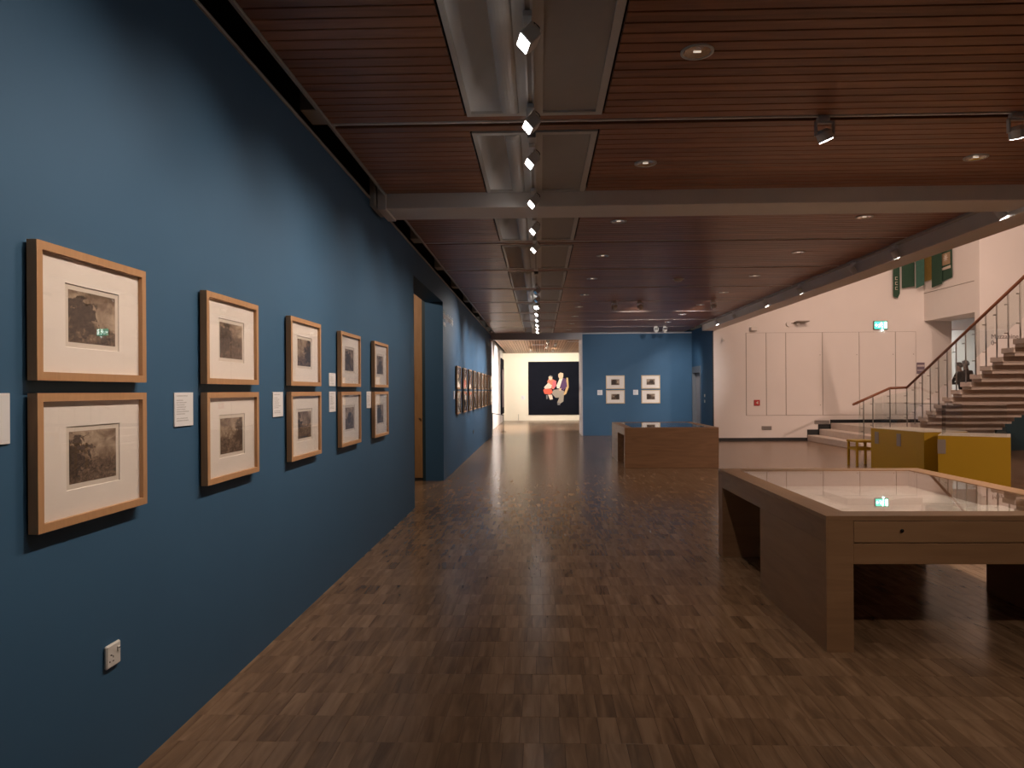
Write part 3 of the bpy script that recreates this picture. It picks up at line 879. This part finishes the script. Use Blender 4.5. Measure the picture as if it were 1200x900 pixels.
MB().lathe([(.08, -.006), (.10, -.006), (.10, 0)], (0, 0, 0), 20).build('base_ring', M['fixture'], t)

# yoke spots hung from the ceiling joints
def yoke_spot(x, y, label, d, lit=True, power=P_SPOT, group='spots hung from the ceiling joints', drop=.10, col=WARM, cone=75):
    t = thing('yoke_spotlight', label, 'spotlight', (x, y, ZC - .004), 0, group)
    MB().box(-.05, .03, -.022, .022, -.03, 0, bev=.003).build('adapter', M['fixture'], t)
    MB().box(-.065, .065, -.012, .012, -.045, -.03, M['fixture']).box(-.065, -.053, -.014, .014, -.03 - drop, -.03, M['fixture']) \
        .box(.053, .065, -.014, .014, -.03 - drop, -.03, M['fixture']).build('yoke', None, t)
    hc = Vector((0, 0, -.03 - drop))
    h = MB().tube((0, 0, -.034), (0, 0, .025), .052, n=20).tube((0, 0, .025), (0, 0, .045), .048, .03, n=20).build('head', M['fixture'], t)
    h.location = hc; orient(h, d)
    MB().tube((0, 0, -.0362), (0, 0, -.0342), .046, n=20).build('lens', M['lens'] if lit else M['chrome'], h)
    if lit:
        dv = Vector(d).normalized()
        p = Vector((x, y, ZC - .004)) + hc + dv * .045
        lamp('spot_light', 'SPOT', p, p + dv, power, col, .04, cone, .8)
JY = [4.92, 14.92, 20.92]
yoke_spot(1.975, JY[0], 'square-yoked spotlight hanging over the near display case, tilted lens', (.38, .12, -.92), power=P_SPOT * .55)
yoke_spot(3.28, JY[0], 'bright spotlight at the right picture edge on the near ceiling joint', (.25, .3, -.92), power=P_SPOT)
yoke_spot(2.5, 0.92, 'spotlight on the ceiling joint behind the camera, nearer the side beam', (.0, .74, -.67), power=P_SPOT * .40, cone=70)  # out of view, added to light the front of the near case
yoke_spot(0.9, 0.92, 'spotlight on the ceiling joint behind the camera, nearer the track', (.1, .62, -.78), power=P_SPOT * .22, cone=80)  # second unseen spot added for the dark case front
yoke_spot(2.12, JY[1], 'small lit spotlight on the middle ceiling joint, left of the brighter one', (.05, .98, -.21), power=P_SPOT * 2.4, col=COOL, cone=44)
yoke_spot(3.66, JY[1], 'bright spotlight on the middle ceiling joint near the side beam', (-.03, .98, -.21), power=P_SPOT * 2.4, col=COOL, cone=44)
yoke_spot(1.58, JY[1], 'unlit spotlight on the middle ceiling joint, leftmost of three', (-.3, .6, -.7), lit=False)
yoke_spot(3.70, JY[2], 'lit spotlight close in front of the blue cross wall', (.35, .75, -.62), power=P_SPOT * .45, col=COOL)
yoke_spot(3.44, JY[2], 'unlit spotlight close in front of the blue cross wall', (-.5, .5, -.6), lit=False)

# cylinder spots along the side beam
BS = [(7.18, 1), (9.28, 1), (10.5, 0), (12.63, 1), (14.53, 1), (16.89, 0), (18.56, 1)]
for i, (y, lit) in enumerate(BS):
    t = thing('cylinder_spotlight', f"{'lit' if lit else 'unlit'} grey cylinder spotlight on the side beam, {ORD[i]} from the camera", 'spotlight', (4.62, y, 3.336), 0, 'cylinder spots along the side beam')
    MB().box(-.025, .025, -.05, .05, -.02, 0, bev=.003).build('adapter', M['fixture'], t)
    MB().tube((0, 0, -.02), (0, 0, -.06), .009, n=8).build('stem', M['fixture'], t)
    d = Vector((.50, .15 if i % 2 else -.12, -.85)).normalized()
    h = MB().tube((0, 0, -.055), (0, 0, .05), .045, n=18).build('head', M['fixture'], t)
    h.location = (0, 0, -.11); orient(h, d)
    MB().tube((0, 0, -.0572), (0, 0, -.0552), .040, n=18).build('lens', M['lens'] if lit else M['chrome'], h)
    if lit:
        p = Vector((4.62, y, 3.336 - .11)) + d * .065
        lamp('spot_light', 'SPOT', p, p + d, P_BEAM, PINK, .04, 95, .8)

# floodlights added unseen high in the stair hall, and spots of the far room
for i, (loc, aim, pw) in enumerate([((7.6, 9.0, 6.6), (8.2, 20.3, 2.0), .5), ((6.2, 13.0, 6.6), (11.0, 18.5, 2.6), .7), ((9.5, 2.5, 5.2), (9.6, 14.8, 1.4), 1.6)]):
    t = thing('hall_floodlight', f'{ORD[i]} ceiling floodlight of the stair hall, above the picture', 'floodlight', loc, 0, 'floodlights of the stair hall')  # fixtures added out of view to light the white walls and stair
    d = (Vector(aim) - Vector(loc)).normalized()
    MB().tube((0, 0, .1), (0, 0, .40), .02, n=8).build('stem', M['fixture'], t)
    h = MB().tube((0, 0, -.05), (0, 0, .12), .15, .10, n=20).build('head', M['fixture'], t); orient(h, d)
    MB().tube((0, 0, -.055), (0, 0, -.051), .13, n=20).build('lens', M['lens'], h)
    p = Vector(loc) + d * .08
    lamp('flood_light', 'SPOT', p, aim, P_ATRIUM * pw, PINK, .13, 95, .7)
for i, (x, y, aim, pw) in enumerate([(0.56, 30.5, (0.4, 34.9, 1.7), 1.0), (-0.4, 31.0, (-1.2, 34.9, 1.9), .8), (2.2, 30.5, (2.2, 34.9, 1.7), .8),
                                     (0.3, 25.6, (-1.82, 25.9, 1.6), 2.0), (0.3, 28.5, (-1.82, 29.2, 1.6), 2.4), (0.6, 27.0, (0.6, 28.5, 0), .8)]):  # only the first spot is known; others added to brighten walls and floor
    t = thing('far_room_spotlight', f'{ORD[i]} spotlight on the slatted ceiling of the far room', 'spotlight', (x, y, 3.34), 0, 'spots of the far room')
    MB().tube((0, 0, -.07), (0, 0, 0), .012, n=8).build('stem', M['fixture'], t)
    d = (Vector(aim) - Vector((x, y, 3.24))).normalized()
    h = MB().tube((0, 0, -.06), (0, 0, .05), .05, n=16).build('head', M['fixture'], t); h.location = (0, 0, -.10); orient(h, d)
    MB().tube((0, 0, -.0625), (0, 0, -.0605), .044, n=16).build('lens', M['lens'], h)
    p = Vector((x, y, 3.24)) + d * .075
    lamp('spot_light', 'SPOT', p, aim, P_FARROOM * pw, (1, .89, .75) if i < 3 else COOL, .05, 105, .9)
t = thing('lobby_spotlight', 'small lit spotlight on the wooden lobby ceiling behind the handrail', 'spotlight', (12.25, 21.9, 3.39))
MB().tube((0, 0, -.06), (0, 0, 0), .012, n=8).build('stem', M['fixture'], t)
h = MB().tube((0, 0, -.09), (0, 0, .05), .06, n=16).build('head', M['socket'], t); h.location = (0, 0, -.10)
MB().tube((0, 0, -.093), (0, 0, -.0905), .052, n=16).build('lens', M['lens'], h)
lamp('spot_light', 'SPOT', (12.25, 21.9, 3.18), (12.6, 23.7, 1.9), 230, (.95, .95, .9), .05, 140, .9)

# ================================================================== DISPLAY CASES
def display_case(name_loc, rz, label):
    """local: origin at the middle of the footprint; two leg panels at -y, full panel at +y"""
    t = thing('display_case', label, 'display case', name_loc, rz, 'oak display cases')
    W, L, H = 1.77, 2.40, 0.766
    w, l = W / 2, L / 2; TH = .150
    g = .155
    top = MB()
    zt0, zt1 = H - .026, H
    for pts in ([(-w, -l), (w, -l), (w - g, -l + g), (-w + g, -l + g)], [(-w, l), (w, l), (w - g, l - g), (-w + g, l - g)]):
        top.prism(pts, 'Z', zt0, zt1, M['case'])
    for pts in ([(-w, -l), (-w, l), (-w + g, l - g), (-w + g, -l + g)], [(w, -l), (w, l), (w - g, l - g), (w - g, -l + g)]):
        top.prism(pts, 'Z', zt0, zt1, M['case_side'])
    top.build('top_frame', None, t)
    MB().box(-w + g, w - g, -l + g, l - g, H - .014, H - .004).build('glass_top', M['case_glass'], t)
    # leg panels at the front corners
    for s in (-1, 1):
        x0, x1 = (-w, -w + TH) if s < 0 else (w - TH, w)
        MB().box(x0, x1, -l, -l + .024, 0, zt0 - .001, M['case']).box(x0, x1, -l + .024, -l + 1.19, 0, .614, M['case_side']).build('leg_panel', None, t)
        MB().box(x0, x1, -l + .024, l - .14, .615, zt0 - .001).build('side_apron', M['case_side'], t)
    MB().box(-w + TH, w - TH, -l, -l + .10, .495, .612, bev=.002).build('front_apron', M['case'], t)
    dr_ = MB().box(-w + TH + .003, w - TH - .003, -l - .001, -l + .03, .617, zt0 - .004, bev=.002).build('drawer_front', M['case'], t)
    for xx in (-.47, .47):
        MB().tube((xx, -l - .001, .684), (xx, -l - .010, .684), .011, n=14).build('lock', M['chrome'], dr_)
    MB().box(-w, w, l - .14, l, 0, zt0 - .001, bev=.003).build('end_panel', M['case'], t)
    MB().box(-w + TH, w - TH, -l + .03, l - .14, .60, .625).build('tray_base', M['linen'], t)
    MB().box(-.06, .06, l - .30, l - .20, .56, .60).build('under_bracket', M['black'], t)
    return t
display_case((1.60 + .885, 4.0 + 1.20, 0), 0, 'large oak display case with a glass top, nearest to the camera')
display_case((1.585 + .90, 13.34 + 1.27, 0), math.pi, 'far oak display case with a solid end panel, before the blue cross wall')

# papers and books lying in the near case
def open_book(x, y, rz, w, l, th, label):
    t = thing('open_book', label, 'book', (x, y, .625), rz, 'books and papers in the near case')
    for s in (-1, 1):
        prof = []
        for k in range(7):
            u = k / 6
            prof.append((s * w / 2 * u, th * (.25 + .75 * math.sin(min(1, .15 + u * .95) * math.pi * .62))))
        pts = [(0, 0)] + prof + [(s * w / 2, 0)]
        MB().prism(pts, 'Y', -l / 2, l / 2).build('page_block', M['book'], t)
    MB().box(-w / 2 - .008, w / 2 + .008, -l / 2 - .008, l / 2 + .008, 0.0, .004).build('cover', M['linen'], t)
open_book(2.25, 4.62, .1, .50, .34, .040, 'open pale book lying front left in the near case')
open_book(2.90, 4.80, -.12, .52, .36, .045, 'open pale book lying front right in the near case')
open_book(2.52, 5.45, .05, .56, .40, .05, 'open pale book lying in the middle of the near case')
for i, (x, y, rz, w, l, lab) in enumerate([(2.05, 5.25, .2, .26, .36, 'loose white sheet at the left of the near case'), (2.98, 5.5, -.2, .30, .42, 'loose white sheet at the right of the near case'),
                                           (2.2, 5.85, 0, .42, .30, 'loose white sheet at the back of the near case')]):
    o = MB().box(-w / 2, w / 2, -l / 2, l / 2, 0, .006, bev=.001).build('paper_sheet', M['book'])
    o.location = (x, y, .625); o.rotation_euler = (0, 0, rz); tag(o, lab, 'paper', 'books and papers in the near case')

# ================================================================== YELLOW PLINTHS
def plinth(A, B, depth, h, label, clab, cards, vh):
    A = Vector((*A, 0)); B = Vector((*B, 0)); d = (B - A); L = d.length
    rz = math.atan2(d.y, d.x)
    t = thing('display_plinth', label, 'plinth', A, rz, 'yellow plinths by the stair')
    MB().box(0, L, 0, depth, 0, h - .012, bev=.004).build('body', M['yellow'], t)
    MB().box(0, L, 0, depth, h - .012, h, bev=.003).build('top_board', M['yellow_top'], t)
    for u in cards:
        MB().box(u - .055, u + .055, -.008, 0, h - .29, h - .07, bev=.001).build('label_holder', M['vent'], t)
    v = thing('acrylic_cover', clab, 'display cover', (A.x, A.y, h), rz, 'acrylic covers on the yellow plinths')
    i = .05; th = .006
    MB().box(i, L - i, i, i + th, 0, vh).build('front_sheet', M['acrylic'], v)
    MB().box(i, L - i, depth - i - th, depth - i, 0, vh).build('back_sheet', M['acrylic'], v)
    MB().box(i, i + th, i + th, depth - i - th, 0, vh).build('side_sheet', M['acrylic'], v)
    MB().box(L - i - th, L - i, i + th, depth - i - th, 0, vh).build('side_sheet', M['acrylic'], v)
    MB().box(i, L - i, i, depth - i, vh, vh + th).build('top_sheet', M['acrylic'], v)
plinth((6.20, 13.40), (6.42, 11.98), .80, .75, 'yellow display plinth further from the camera, beside the yellow stool', 'clear acrylic cover on the further yellow plinth', (.18, .80), .46)
plinth((6.20, 11.17), (6.98, 10.66), .85, .75, 'yellow display plinth nearer to the camera, end on to the near case', 'clear acrylic cover on the nearer yellow plinth', (.05, ), .46)
s = thing('stool', 'small yellow stool against the left side of the yellow plinths', 'stool', (6.20, 13.80, 0), .1)
MB().box(-.20, .20, -.18, .18, .45, .49, bev=.006).build('seat', M['yellow'], s)
for sx_ in (-1, 1):
    for sy_ in (-1, 1):
        MB().box(sx_ * .17 - .02, sx_ * .17 + .02, sy_ * .15 - .02, sy_ * .15 + .02, 0, .45, bev=.003).build('leg', M['yellow'], s)
    MB().box(sx_ * .17 - .012, sx_ * .17 + .012, -.13, .13, .30, .35).build('rail', M['yellow'], s)
for sy_ in (-1, 1): MB().box(-.15, .15, sy_ * .15 - .012, sy_ * .15 + .012, .30, .35).build('rail', M['yellow'], s)

# ================================================================== STAIR HALL DETAILS
YW = Y_WHITE - .017
t = thing('exit_sign', 'lit green emergency exit sign above the white wall panels', 'exit sign', (9.687, Y_WHITE, 3.28))
MB().box(-.195, .195, -.06, 0, -.12, .12, bev=.006).build('housing', M['grey_frame'], t)
MB().box(-.175, .175, -.064, -.060, -.10, .10).build('face', M['exit_green'], t)
man = MB()
man.tube((.02, -.0665, .065), (.02, -.064, .065), .020, n=10)
man.prism([(-.015, .05), (.03, .04), (.02, -.01), (-.02, -.005)], 'Y', -.0665, -.064)
man.prism([(.0, -.005), (.02, -.01), (.05, -.05), (.035, -.085), (.018, -.08), (.03, -.05)], 'Y', -.0665, -.064)
man.prism([(-.02, -.003), (.0, -.008), (-.03, -.05), (-.075, -.055), (-.075, -.04), (-.038, -.038)], 'Y', -.0665, -.064)
man.prism([(.025, .04), (.065, .01), (.055, 0), (.02, .025)], 'Y', -.0665, -.064)
man.prism([(-.012, .045), (-.05, .03), (-.055, .0), (-.043, 0), (-.036, .02), (-.012, .03)], 'Y', -.0665, -.064)
man.build('running_figure', M['exit_white'], t)
MB().prism([(-.165, 0), (-.125, .045), (-.125, .015), (-.085, .015), (-.085, -.015), (-.125, -.015), (-.125, -.045)], 'Y', -.0665, -.064).build('arrow', M['exit_white'], t)
MB().box(.095, .165, -.0665, -.064, -.085, .085).build('doorway_symbol', M['exit_white'], t)
MB().tube((.06, -.03, -.12), (.06, -.03, -.15), .02, n=10).build('status_lamp', M['exit_white'], t)

t = thing('fire_alarm_point', 'red square alarm point on the first white wall panels', 'alarm point', (6.195, YW, 1.095))
MB().box(-.083, .083, -.03, 0, -.083, .083, bev=.006).build('housing', M['red'], t)
MB().prism([(-.035, 0), (.03, .045), (.03, -.045)], 'Y', -.034, -.030).build('symbol', M['crest_white'], t)
for (x, z, w, lab) in ((6.47, .372, .28, 'grey slotted vent low on the white wall, left one'), (8.035, .53, .42, 'grey slotted vent above the black stepped skirting')):
    t = thing('wall_vent', lab, 'vent', (x, Y_WHITE, z), 0, 'vents low on the white wall')
    MB().box(-w / 2, w / 2, -.03, 0, -.052, .052, bev=.006).build('housing', M['vent'], t)
    for k in range(4): MB().box(-w / 2 + .02, w / 2 - .02, -.034, -.030, -.038 + .022 * k, -.030 + .022 * k).build('louvre', M['grey_frame'], t)
t = thing('emergency_light', 'small grey box light fixed above the first wall panel', 'emergency light', (6.10, Y_WHITE, 3.21))
MB().box(-.09, .09, -.16, 0, -.06, .06, bev=.01).build('housing', M['fixture'], t)
MB().box(-.07, .07, -.12, -.03, -.066, -.060).build('diffuser', M['socket'], t)
t = thing('wall_projector', 'flat wall bracket with a small device above the white panels', 'device', (7.36, Y_WHITE, 3.36))
MB().box(-.10, .24, -.30, -.02, .02, .045, bev=.005).build('shelf_plate', M['vent'], t)
MB().box(-.05, .02, -.10, 0, -.06, .02, bev=.005).build('bracket', M['socket'], t)
MB().tube((-.26, -.07, -.02), (-.26, 0, -.02), .07, n=16).build('speaker', M['socket'], t)
MB().box(-.26, -.05, -.03, -.015, -.01, .01).build('cable', M['vent'], t)
t = thing('wall_camera', 'small grey camera on the white wall by the blue corner', 'camera', (5.23, Y_WHITE, 2.93))
MB().box(-.02, .02, -.05, 0, -.03, .05, bev=.004).build('bracket', M['fixture'], t)
MB().tube((0, -.16, -.06), (0, -.03, -.03), .035, n=12).build('body', M['fixture'], t)
t = thing('wall_notice', 'small violet notice board on the white wall beside the handrail', 'sign', (10.82, Y_WHITE, 2.05))
MB().box(-.11, .11, -.02, 0, -.16, .16, bev=.003).build('board', M['sign_purple'], t)
MB().box(-.10, .10, -.022, -.020, .045, .095).build('pale_strip', M['sign_pale'], t)
MB().box(-.10, .10, -.022, -.020, -.07, -.045).build('pale_strip', M['sign_pale'], t)

def lettering(name, txt, size, loc, rot, mat, label):
    c = bpy.data.curves.new(name, 'FONT'); c.body = txt; c.size = size; c.extrude = .002
    tmp = bpy.data.objects.new(name + '_tmp', c); COL.objects.link(tmp)
    bpy.context.view_layer.update()
    me_ = bpy.data.meshes.new_from_object(tmp.evaluated_get(bpy.context.evaluated_depsgraph_get()))
    bpy.data.objects.remove(tmp); bpy.data.curves.remove(c)
    me_.materials.clear(); me_.materials.append(mat)
    o = bpy.data.objects.new(name, me_); COL.objects.link(o); o.location = loc; o.rotation_euler = rot
    return tag(o, label, 'lettering')
lettering('wall_lettering', 'Mezzanine\n0', .16, (11.20, 17.815, 2.70), (R(90), 0, 0), M['letter_dark'], 'grey wall lettering reading Mezzanine behind the stair glass')

# banners
def banner(pts, axis, at_, th, mat, label, extra=None, lift=0.0):
    t = thing('hanging_banner', label, 'banner', (0, 0, 0), 0, 'banners in the stair hall')
    MB().prism(pts, axis, at_, at_ - th).build('cloth', mat, t)
    zt_ = max(p[1] for p in pts); u0 = min(p[0] for p in pts); u1 = max(p[0] for p in pts)
    a, b = (u0 - .03, zt_), (u1 + .03, zt_)
    if axis == 'Y': MB().tube((a[0], at_ - th / 2, zt_), (b[0], at_ - th / 2, zt_), .015, n=8).build('rod', M['steel'], t)
    else: MB().tube((at_ - th / 2, a[0], zt_), (at_ - th / 2, b[0], zt_), .015, n=8).build('rod', M['steel'], t)
    um = (u0 + u1) / 2
    if axis == 'Y': MB().box(um - .01, um + .01, at_ - th, Y_WHITE, zt_ - .02, zt_ + .02).build('bracket', M['steel'], t)
    else: MB().box(at_ - th, 10.931, um - .01, um + .01, zt_ - .02, zt_ + .02).build('bracket', M['steel'], t)
    return t
b1 = banner([(10.02, 5.6), (10.20, 5.6), (10.20, 4.16), (10.14, 4.04), (10.02, 4.08)], 'Y', Y_WHITE - .10, .012, M['banner'], 'narrow green pennant with pale lettering, leftmost of the banners')
for k, z in enumerate((4.32, 4.46, 4.60)):
    MB().box(10.07, 10.14, Y_WHITE - .1145, Y_WHITE - .1125, z - .05, z - .032).box(10.07, 10.088, Y_WHITE - .1145, Y_WHITE - .1125, z - .05, z + .04) \
        .box(10.07, 10.14, Y_WHITE - .1145, Y_WHITE - .1125, z + .022, z + .04).build('letter', M['crest_white'], b1)
banner([(10.25, 5.7), (10.60, 5.7), (10.60, 4.37), (10.25, 4.31)], 'Y', Y_WHITE - .12, .012, M['banner'], 'dark green banner beside the narrow pennant')
banner([(10.56, 5.8), (10.79, 5.8), (10.79, 4.38), (10.56, 4.28)], 'Y', Y_WHITE - .28, .012, M['banner2'], 'lighter green banner overlapping the dark green one')
banner([(20.30, 5.8), (19.82, 5.8), (19.82, 4.50), (20.30, 4.50)], 'X', 10.90, .012, M['mustard'], 'mustard yellow banner between the green ones')
banner([(19.80, 5.9), (19.32, 5.9), (19.32, 4.30), (19.80, 4.26)], 'X', 10.86, .012, M['banner'], 'green banner hanging before the crested one')
b5 = banner([(19.44, 6.0), (18.92, 6.0), (18.92, 4.40), (19.44, 4.36)], 'X', 10.90, .012, M['banner'], 'green banner with a gold and white crest, rightmost')
MB().prism([(19.36, 4.78), (18.98, 4.78), (18.98, 5.10), (19.36, 5.10)], 'X', 10.886, 10.882).build('crest_ground', M['crest'], b5)
MB().prism([(19.40, 4.66), (18.96, 4.66), (18.96, 4.74), (19.40, 4.72)], 'X', 10.886, 10.882).build('crest_scroll', M['crest_white'], b5)
star = []
for k in range(16):
    a = 2 * math.pi * k / 16; r_ = .12 if k % 2 == 0 else .05
    star.append((19.18 + r_ * math.cos(a), 4.97 + r_ * math.sin(a)))
MB().prism(star, 'X', 10.8815, 10.878).build('crest_star', M['crest_white'], b5)

# ================================================================== FAR ROOM THINGS
pt = thing('large_painting', 'large dark painting of two seated people on the far cream wall', 'painting', (0, 34.92, 0))
PX0, PZ1, PS = -0.582, 2.917, 2.52 / 543.0
MB().box(PX0, PX0 + 2.66, -.05, -.002, .285, PZ1, bev=.003).build('canvas', M['canvas_dark'], pt)
fig = [
 ('chair_back', 'fig_tan', (.55, .36, .17), [(578, 388), (596, 390), (602, 490), (575, 560), (550, 575), (548, 560), (572, 500)]),
 ('seated_legs', 'fig_grey', (.30, .26, .22), [(415, 548), (445, 516), (500, 508), (552, 530), (545, 640), (505, 668), (478, 655), (500, 600), (460, 600)]),
 ('shoe', 'fig_shoe', (.16, .15, .16), [(478, 650), (505, 655), (512, 678), (485, 680)]),
 ('jacket', 'fig_purple', (.085, .03, .11), [(535, 385), (572, 400), (586, 478), (548, 524), (515, 502), (505, 455)]),
 ('shirt', 'fig_white', (.70, .62, .54), [(505, 398), (540, 392), (520, 450), (505, 500), (478, 502), (472, 470)]),
 ('hand', 'fig_skin', (.55, .36, .27), [(495, 500), (525, 500), (520, 524), (500, 528)]),
 ('face', 'fig_pale', (.62, .47, .33), [(492, 350), (515, 332), (545, 342), (545, 372), (535, 398), (506, 402), (492, 375)]),
 ('skirt', 'fig_red', (.62, .09, .05), [(330, 520), (350, 500), (420, 508), (432, 545), (402, 566), (345, 560)]),
 ('dress_top', 'fig_coral', (.60, .16, .10), [(385, 405), (430, 402), (470, 424), (468, 470), (440, 512), (415, 500), (385, 450), (372, 430)]),
 ('scarf', 'fig_pink', (.55, .12, .15), [(432, 420), (470, 424), (466, 480), (440, 508), (428, 470)]),
 ('apron', 'fig_cream', (.62, .52, .44), [(340, 488), (385, 440), (424, 468), (410, 502), (350, 505)]),
 ('face', 'fig_pale', (.62, .47, .33), [(388, 380), (405, 366), (428, 378), (428, 402), (410, 415), (392, 404)]),
 ('hair', 'fig_shoe', (.16, .15, .16), [(398, 372), (405, 360), (432, 372), (432, 392), (422, 380)]),
 ('leg', 'fig_cream', (.62, .52, .44), [(380, 568), (424, 568), (432, 616), (402, 622)]),
 ('chair_leg', 'fig_shoe', (.16, .15, .16), [(360, 570), (376, 570), (378, 612), (364, 616)]),
]
for k, (nm, mn, c, P) in enumerate(fig):
    pts = [(PX0 + (px - 172) * PS, PZ1 - (py - 215) * PS) for px, py in P]
    MB().prism(pts, 'Y', -.051 - .0006 * k, -.0505).build(nm, colour(mn, c), pt)
p2 = thing('tall_painting', 'dark tall painting seen edge on along the far white wall', 'painting', (-1.82, 33.3, 0))
MB().box(.002, .05, -1.0, 1.25, .40, 3.0, bev=.003).build('canvas', M['canvas_dark'], p2)
MB().box(.05, .052, -.3, .9, .7, 2.5).build('painted_shape', colour('fig_mauve', (.20, .13, .16)), p2)
br = thing('floor_barrier', 'low dark barrier rail standing before the far white wall', 'barrier', (-1.337, 25.48, 0))
MB().tube((0, 0, 0), (0, 0, .62), .014, n=8).build('post', M['black'], br)
MB().tube((0, 0, .012), (0, 0, .0), .10, n=16).build('base', M['black'], br)
MB().tube((-.46, .9, 0), (-.46, .9, .66), .014, n=8).build('post', M['black'], br)
MB().tube((0, 0, .60), (-.46, .9, .64), .012, n=8).build('rail', M['black'], br)
sg = thing('floor_stand', 'small clear floor stand before the cream wall', 'stand', (-1.02, 33.0, 0))
MB().box(-.18, .18, -.06, .06, 0, .02, bev=.004).build('base', M['vent'], sg)
MB().tube((0, 0, .02), (0, 0, .38), .010, n=8).build('post', M['vent'], sg)

# ================================================================== PEOPLE in the lobby behind the stair
def person(loc, rz, height, top, legs, hairm, label, lean=0.0, arm_fwd=0.5, hat=False):
    """standing figure facing local +x, grown from a joint skeleton"""
    t = thing('person', label, 'person', loc, rz, 'people in the lobby')
    h = height / 1.75
    J = [((0, 0, .98), .135), ((.01 + lean * .2, 0, 1.15), .135), ((.02 + lean * .6, 0, 1.36), .15), ((.02 + lean * .85, 0, 1.46), .085), ((.04 + lean, 0, 1.53), .055), ((.06 + lean, 0, 1.61), .085), ((.055 + lean, 0, 1.69), .075)]
    E_ = [(i, i + 1) for i in range(6)]
    def chain(start, pts):
        p = start
        for c, r in pts:
            J.append((c, r)); E_.append((p, len(J) - 1)); p = len(J) - 1
        return p
    for s in (-1, 1):
        chain(0, [((0, s * .10, .92), .095), ((.02, s * .105, .50), .065), ((-.02, s * .11, .10), .045), ((.10, s * .12, .035), .035)])
        sh = (.02 + lean * .8, s * .19, 1.41)
        el = (.05 + lean * .8 + arm_fwd * .12, s * .23, 1.14)
        wr_ = (.10 + lean * .8 + arm_fwd * .42, s * .17, 1.08 + arm_fwd * .06)
        e = chain(2, [(sh, .062), (el, .046), (wr_, .032), ((wr_[0] + .07, wr_[1] - s * .01, wr_[2]), .026)])
        for k in range(4):
            chain(e, [((wr_[0] + .115, wr_[1] + (k - 1.5) * .019, wr_[2] - .015 - .003 * abs(k - 1.5)), .0085), ((wr_[0] + .135, wr_[1] + (k - 1.5) * .018, wr_[2] - .04), .008)])
        chain(e, [((wr_[0] + .06, wr_[1] - s * .045, wr_[2] + .01), .009), ((wr_[0] + .09, wr_[1] - s * .05, wr_[2] - .005), .008)])
    me_ = bpy.data.meshes.new('body')
    me_.from_pydata([tuple(np.array(p) * h) for p, r in J], E_, [])
    o = bpy.data.objects.new('body_tmp', me_); COL.objects.link(o)
    md = o.modifiers.new('skin', 'SKIN'); md.use_smooth_shade = True
    for i, (p, r) in enumerate(J):
        sv = me_.skin_vertices[0].data[i]
        k = 1.25 if i in (1, 2) else 1.0
        sv.radius = (r * h * (.80 if i < 3 else 1), r * h * k); sv.use_root = (i == 0)
    o.modifiers.new('sub', 'SUBSURF').levels = 2
    bpy.context.view_layer.update()
    m2 = bpy.data.meshes.new_from_object(o.evaluated_get(bpy.context.evaluated_depsgraph_get()))
    bpy.data.objects.remove(o)
    m2.name = 'body'; m2.materials.clear()
    for mm in (M['skin'], top, legs, M['black']): m2.materials.append(mm)
    for p in m2.polygons:
        c = p.center / h; k = 0
        if c.z < .08: k = 3
        elif c.z < .98: k = 2
        elif c.z < 1.49: k = 1
        if abs(c.y) > .12 and c.x > .10 + lean * .8 + arm_fwd * .42 and 1.0 < c.z < 1.25: k = 0
        p.material_index = k; p.use_smooth = True
    b = bpy.data.objects.new('body', m2); COL.objects.link(b); b.parent = t
    hx, hz = (.055 + lean) * h, 1.655 * h
    vs, fs = [], []
    for i in range(9):
        th_ = math.pi * .62 * i / 8
        for k in range(16):
            a = 2 * math.pi * k / 16
            back = 1.0 if math.cos(a) < .3 else .9
            vs.append((hx - .012 + .108 * h * back * math.sin(th_) * math.cos(a), .092 * h * math.sin(th_) * math.sin(a), hz + .118 * h * math.cos(th_) + (.05 * h if math.cos(a) > .45 and i > 4 else 0)))
    for i in range(8):
        for k in range(16): fs.append((i * 16 + k, i * 16 + (k + 1) % 16, (i + 1) * 16 + (k + 1) % 16, (i + 1) * 16 + k))
    MB().add(vs, fs).build('hair', hairm, t, smooth=True)
    MB().add([((hx + .082 * h), -.012, hz - .02), (hx + .082 * h, .012, hz - .02), (hx + .112 * h, 0, hz - .035), (hx + .084 * h, 0, hz + .015)], [(0, 1, 2), (0, 2, 3), (1, 3, 2), (0, 3, 1)]).build('nose', M['skin'], t)
    for s in (-1, 1):
        MB().lathe([(0, -.007), (.006, -.004), (.008, 0), (.006, .004), (0, .007)], (hx + .080 * h, s * .032, hz + .012), 8).build('eye', M['black'], t)
        MB().box(hx - .015, hx + .012, s * .076 - .008, s * .076 + .008, hz - .035, hz + .02, bev=.006).build('ear', M['skin'], t)
    MB().box(hx + .075 * h, hx + .088 * h, -.022, .022, hz - .062, hz - .055, bev=.002).build('mouth', M['red'], t)
    return t
person((12.54, 21.2, .505), R(180), 1.72, M['grey_cloth'], M['dark_cloth'], M['hair'], 'person in a grey jacket leaning left behind the stair, reaching forward', .10, .75)
person((12.98, 21.75, .505), R(190), 1.80, M['brown_cloth'], M['dark_cloth'], M['grey_hair'], 'person in a dark brown coat standing at the right behind the stair', .03, .2)
bg_ = thing('shoulder_bag', 'black bag held at the waist by the leaning person', 'bag', (11.90, 21.2, .505))
MB().box(-.11, .11, -.20, .20, .72, 1.20, bev=.04).build('body', M['dark_cloth'], bg_)
MB().box(-.02, .02, -.015, .015, 1.18, 1.36, bev=.005).build('strap', M['dark_cloth'], bg_)
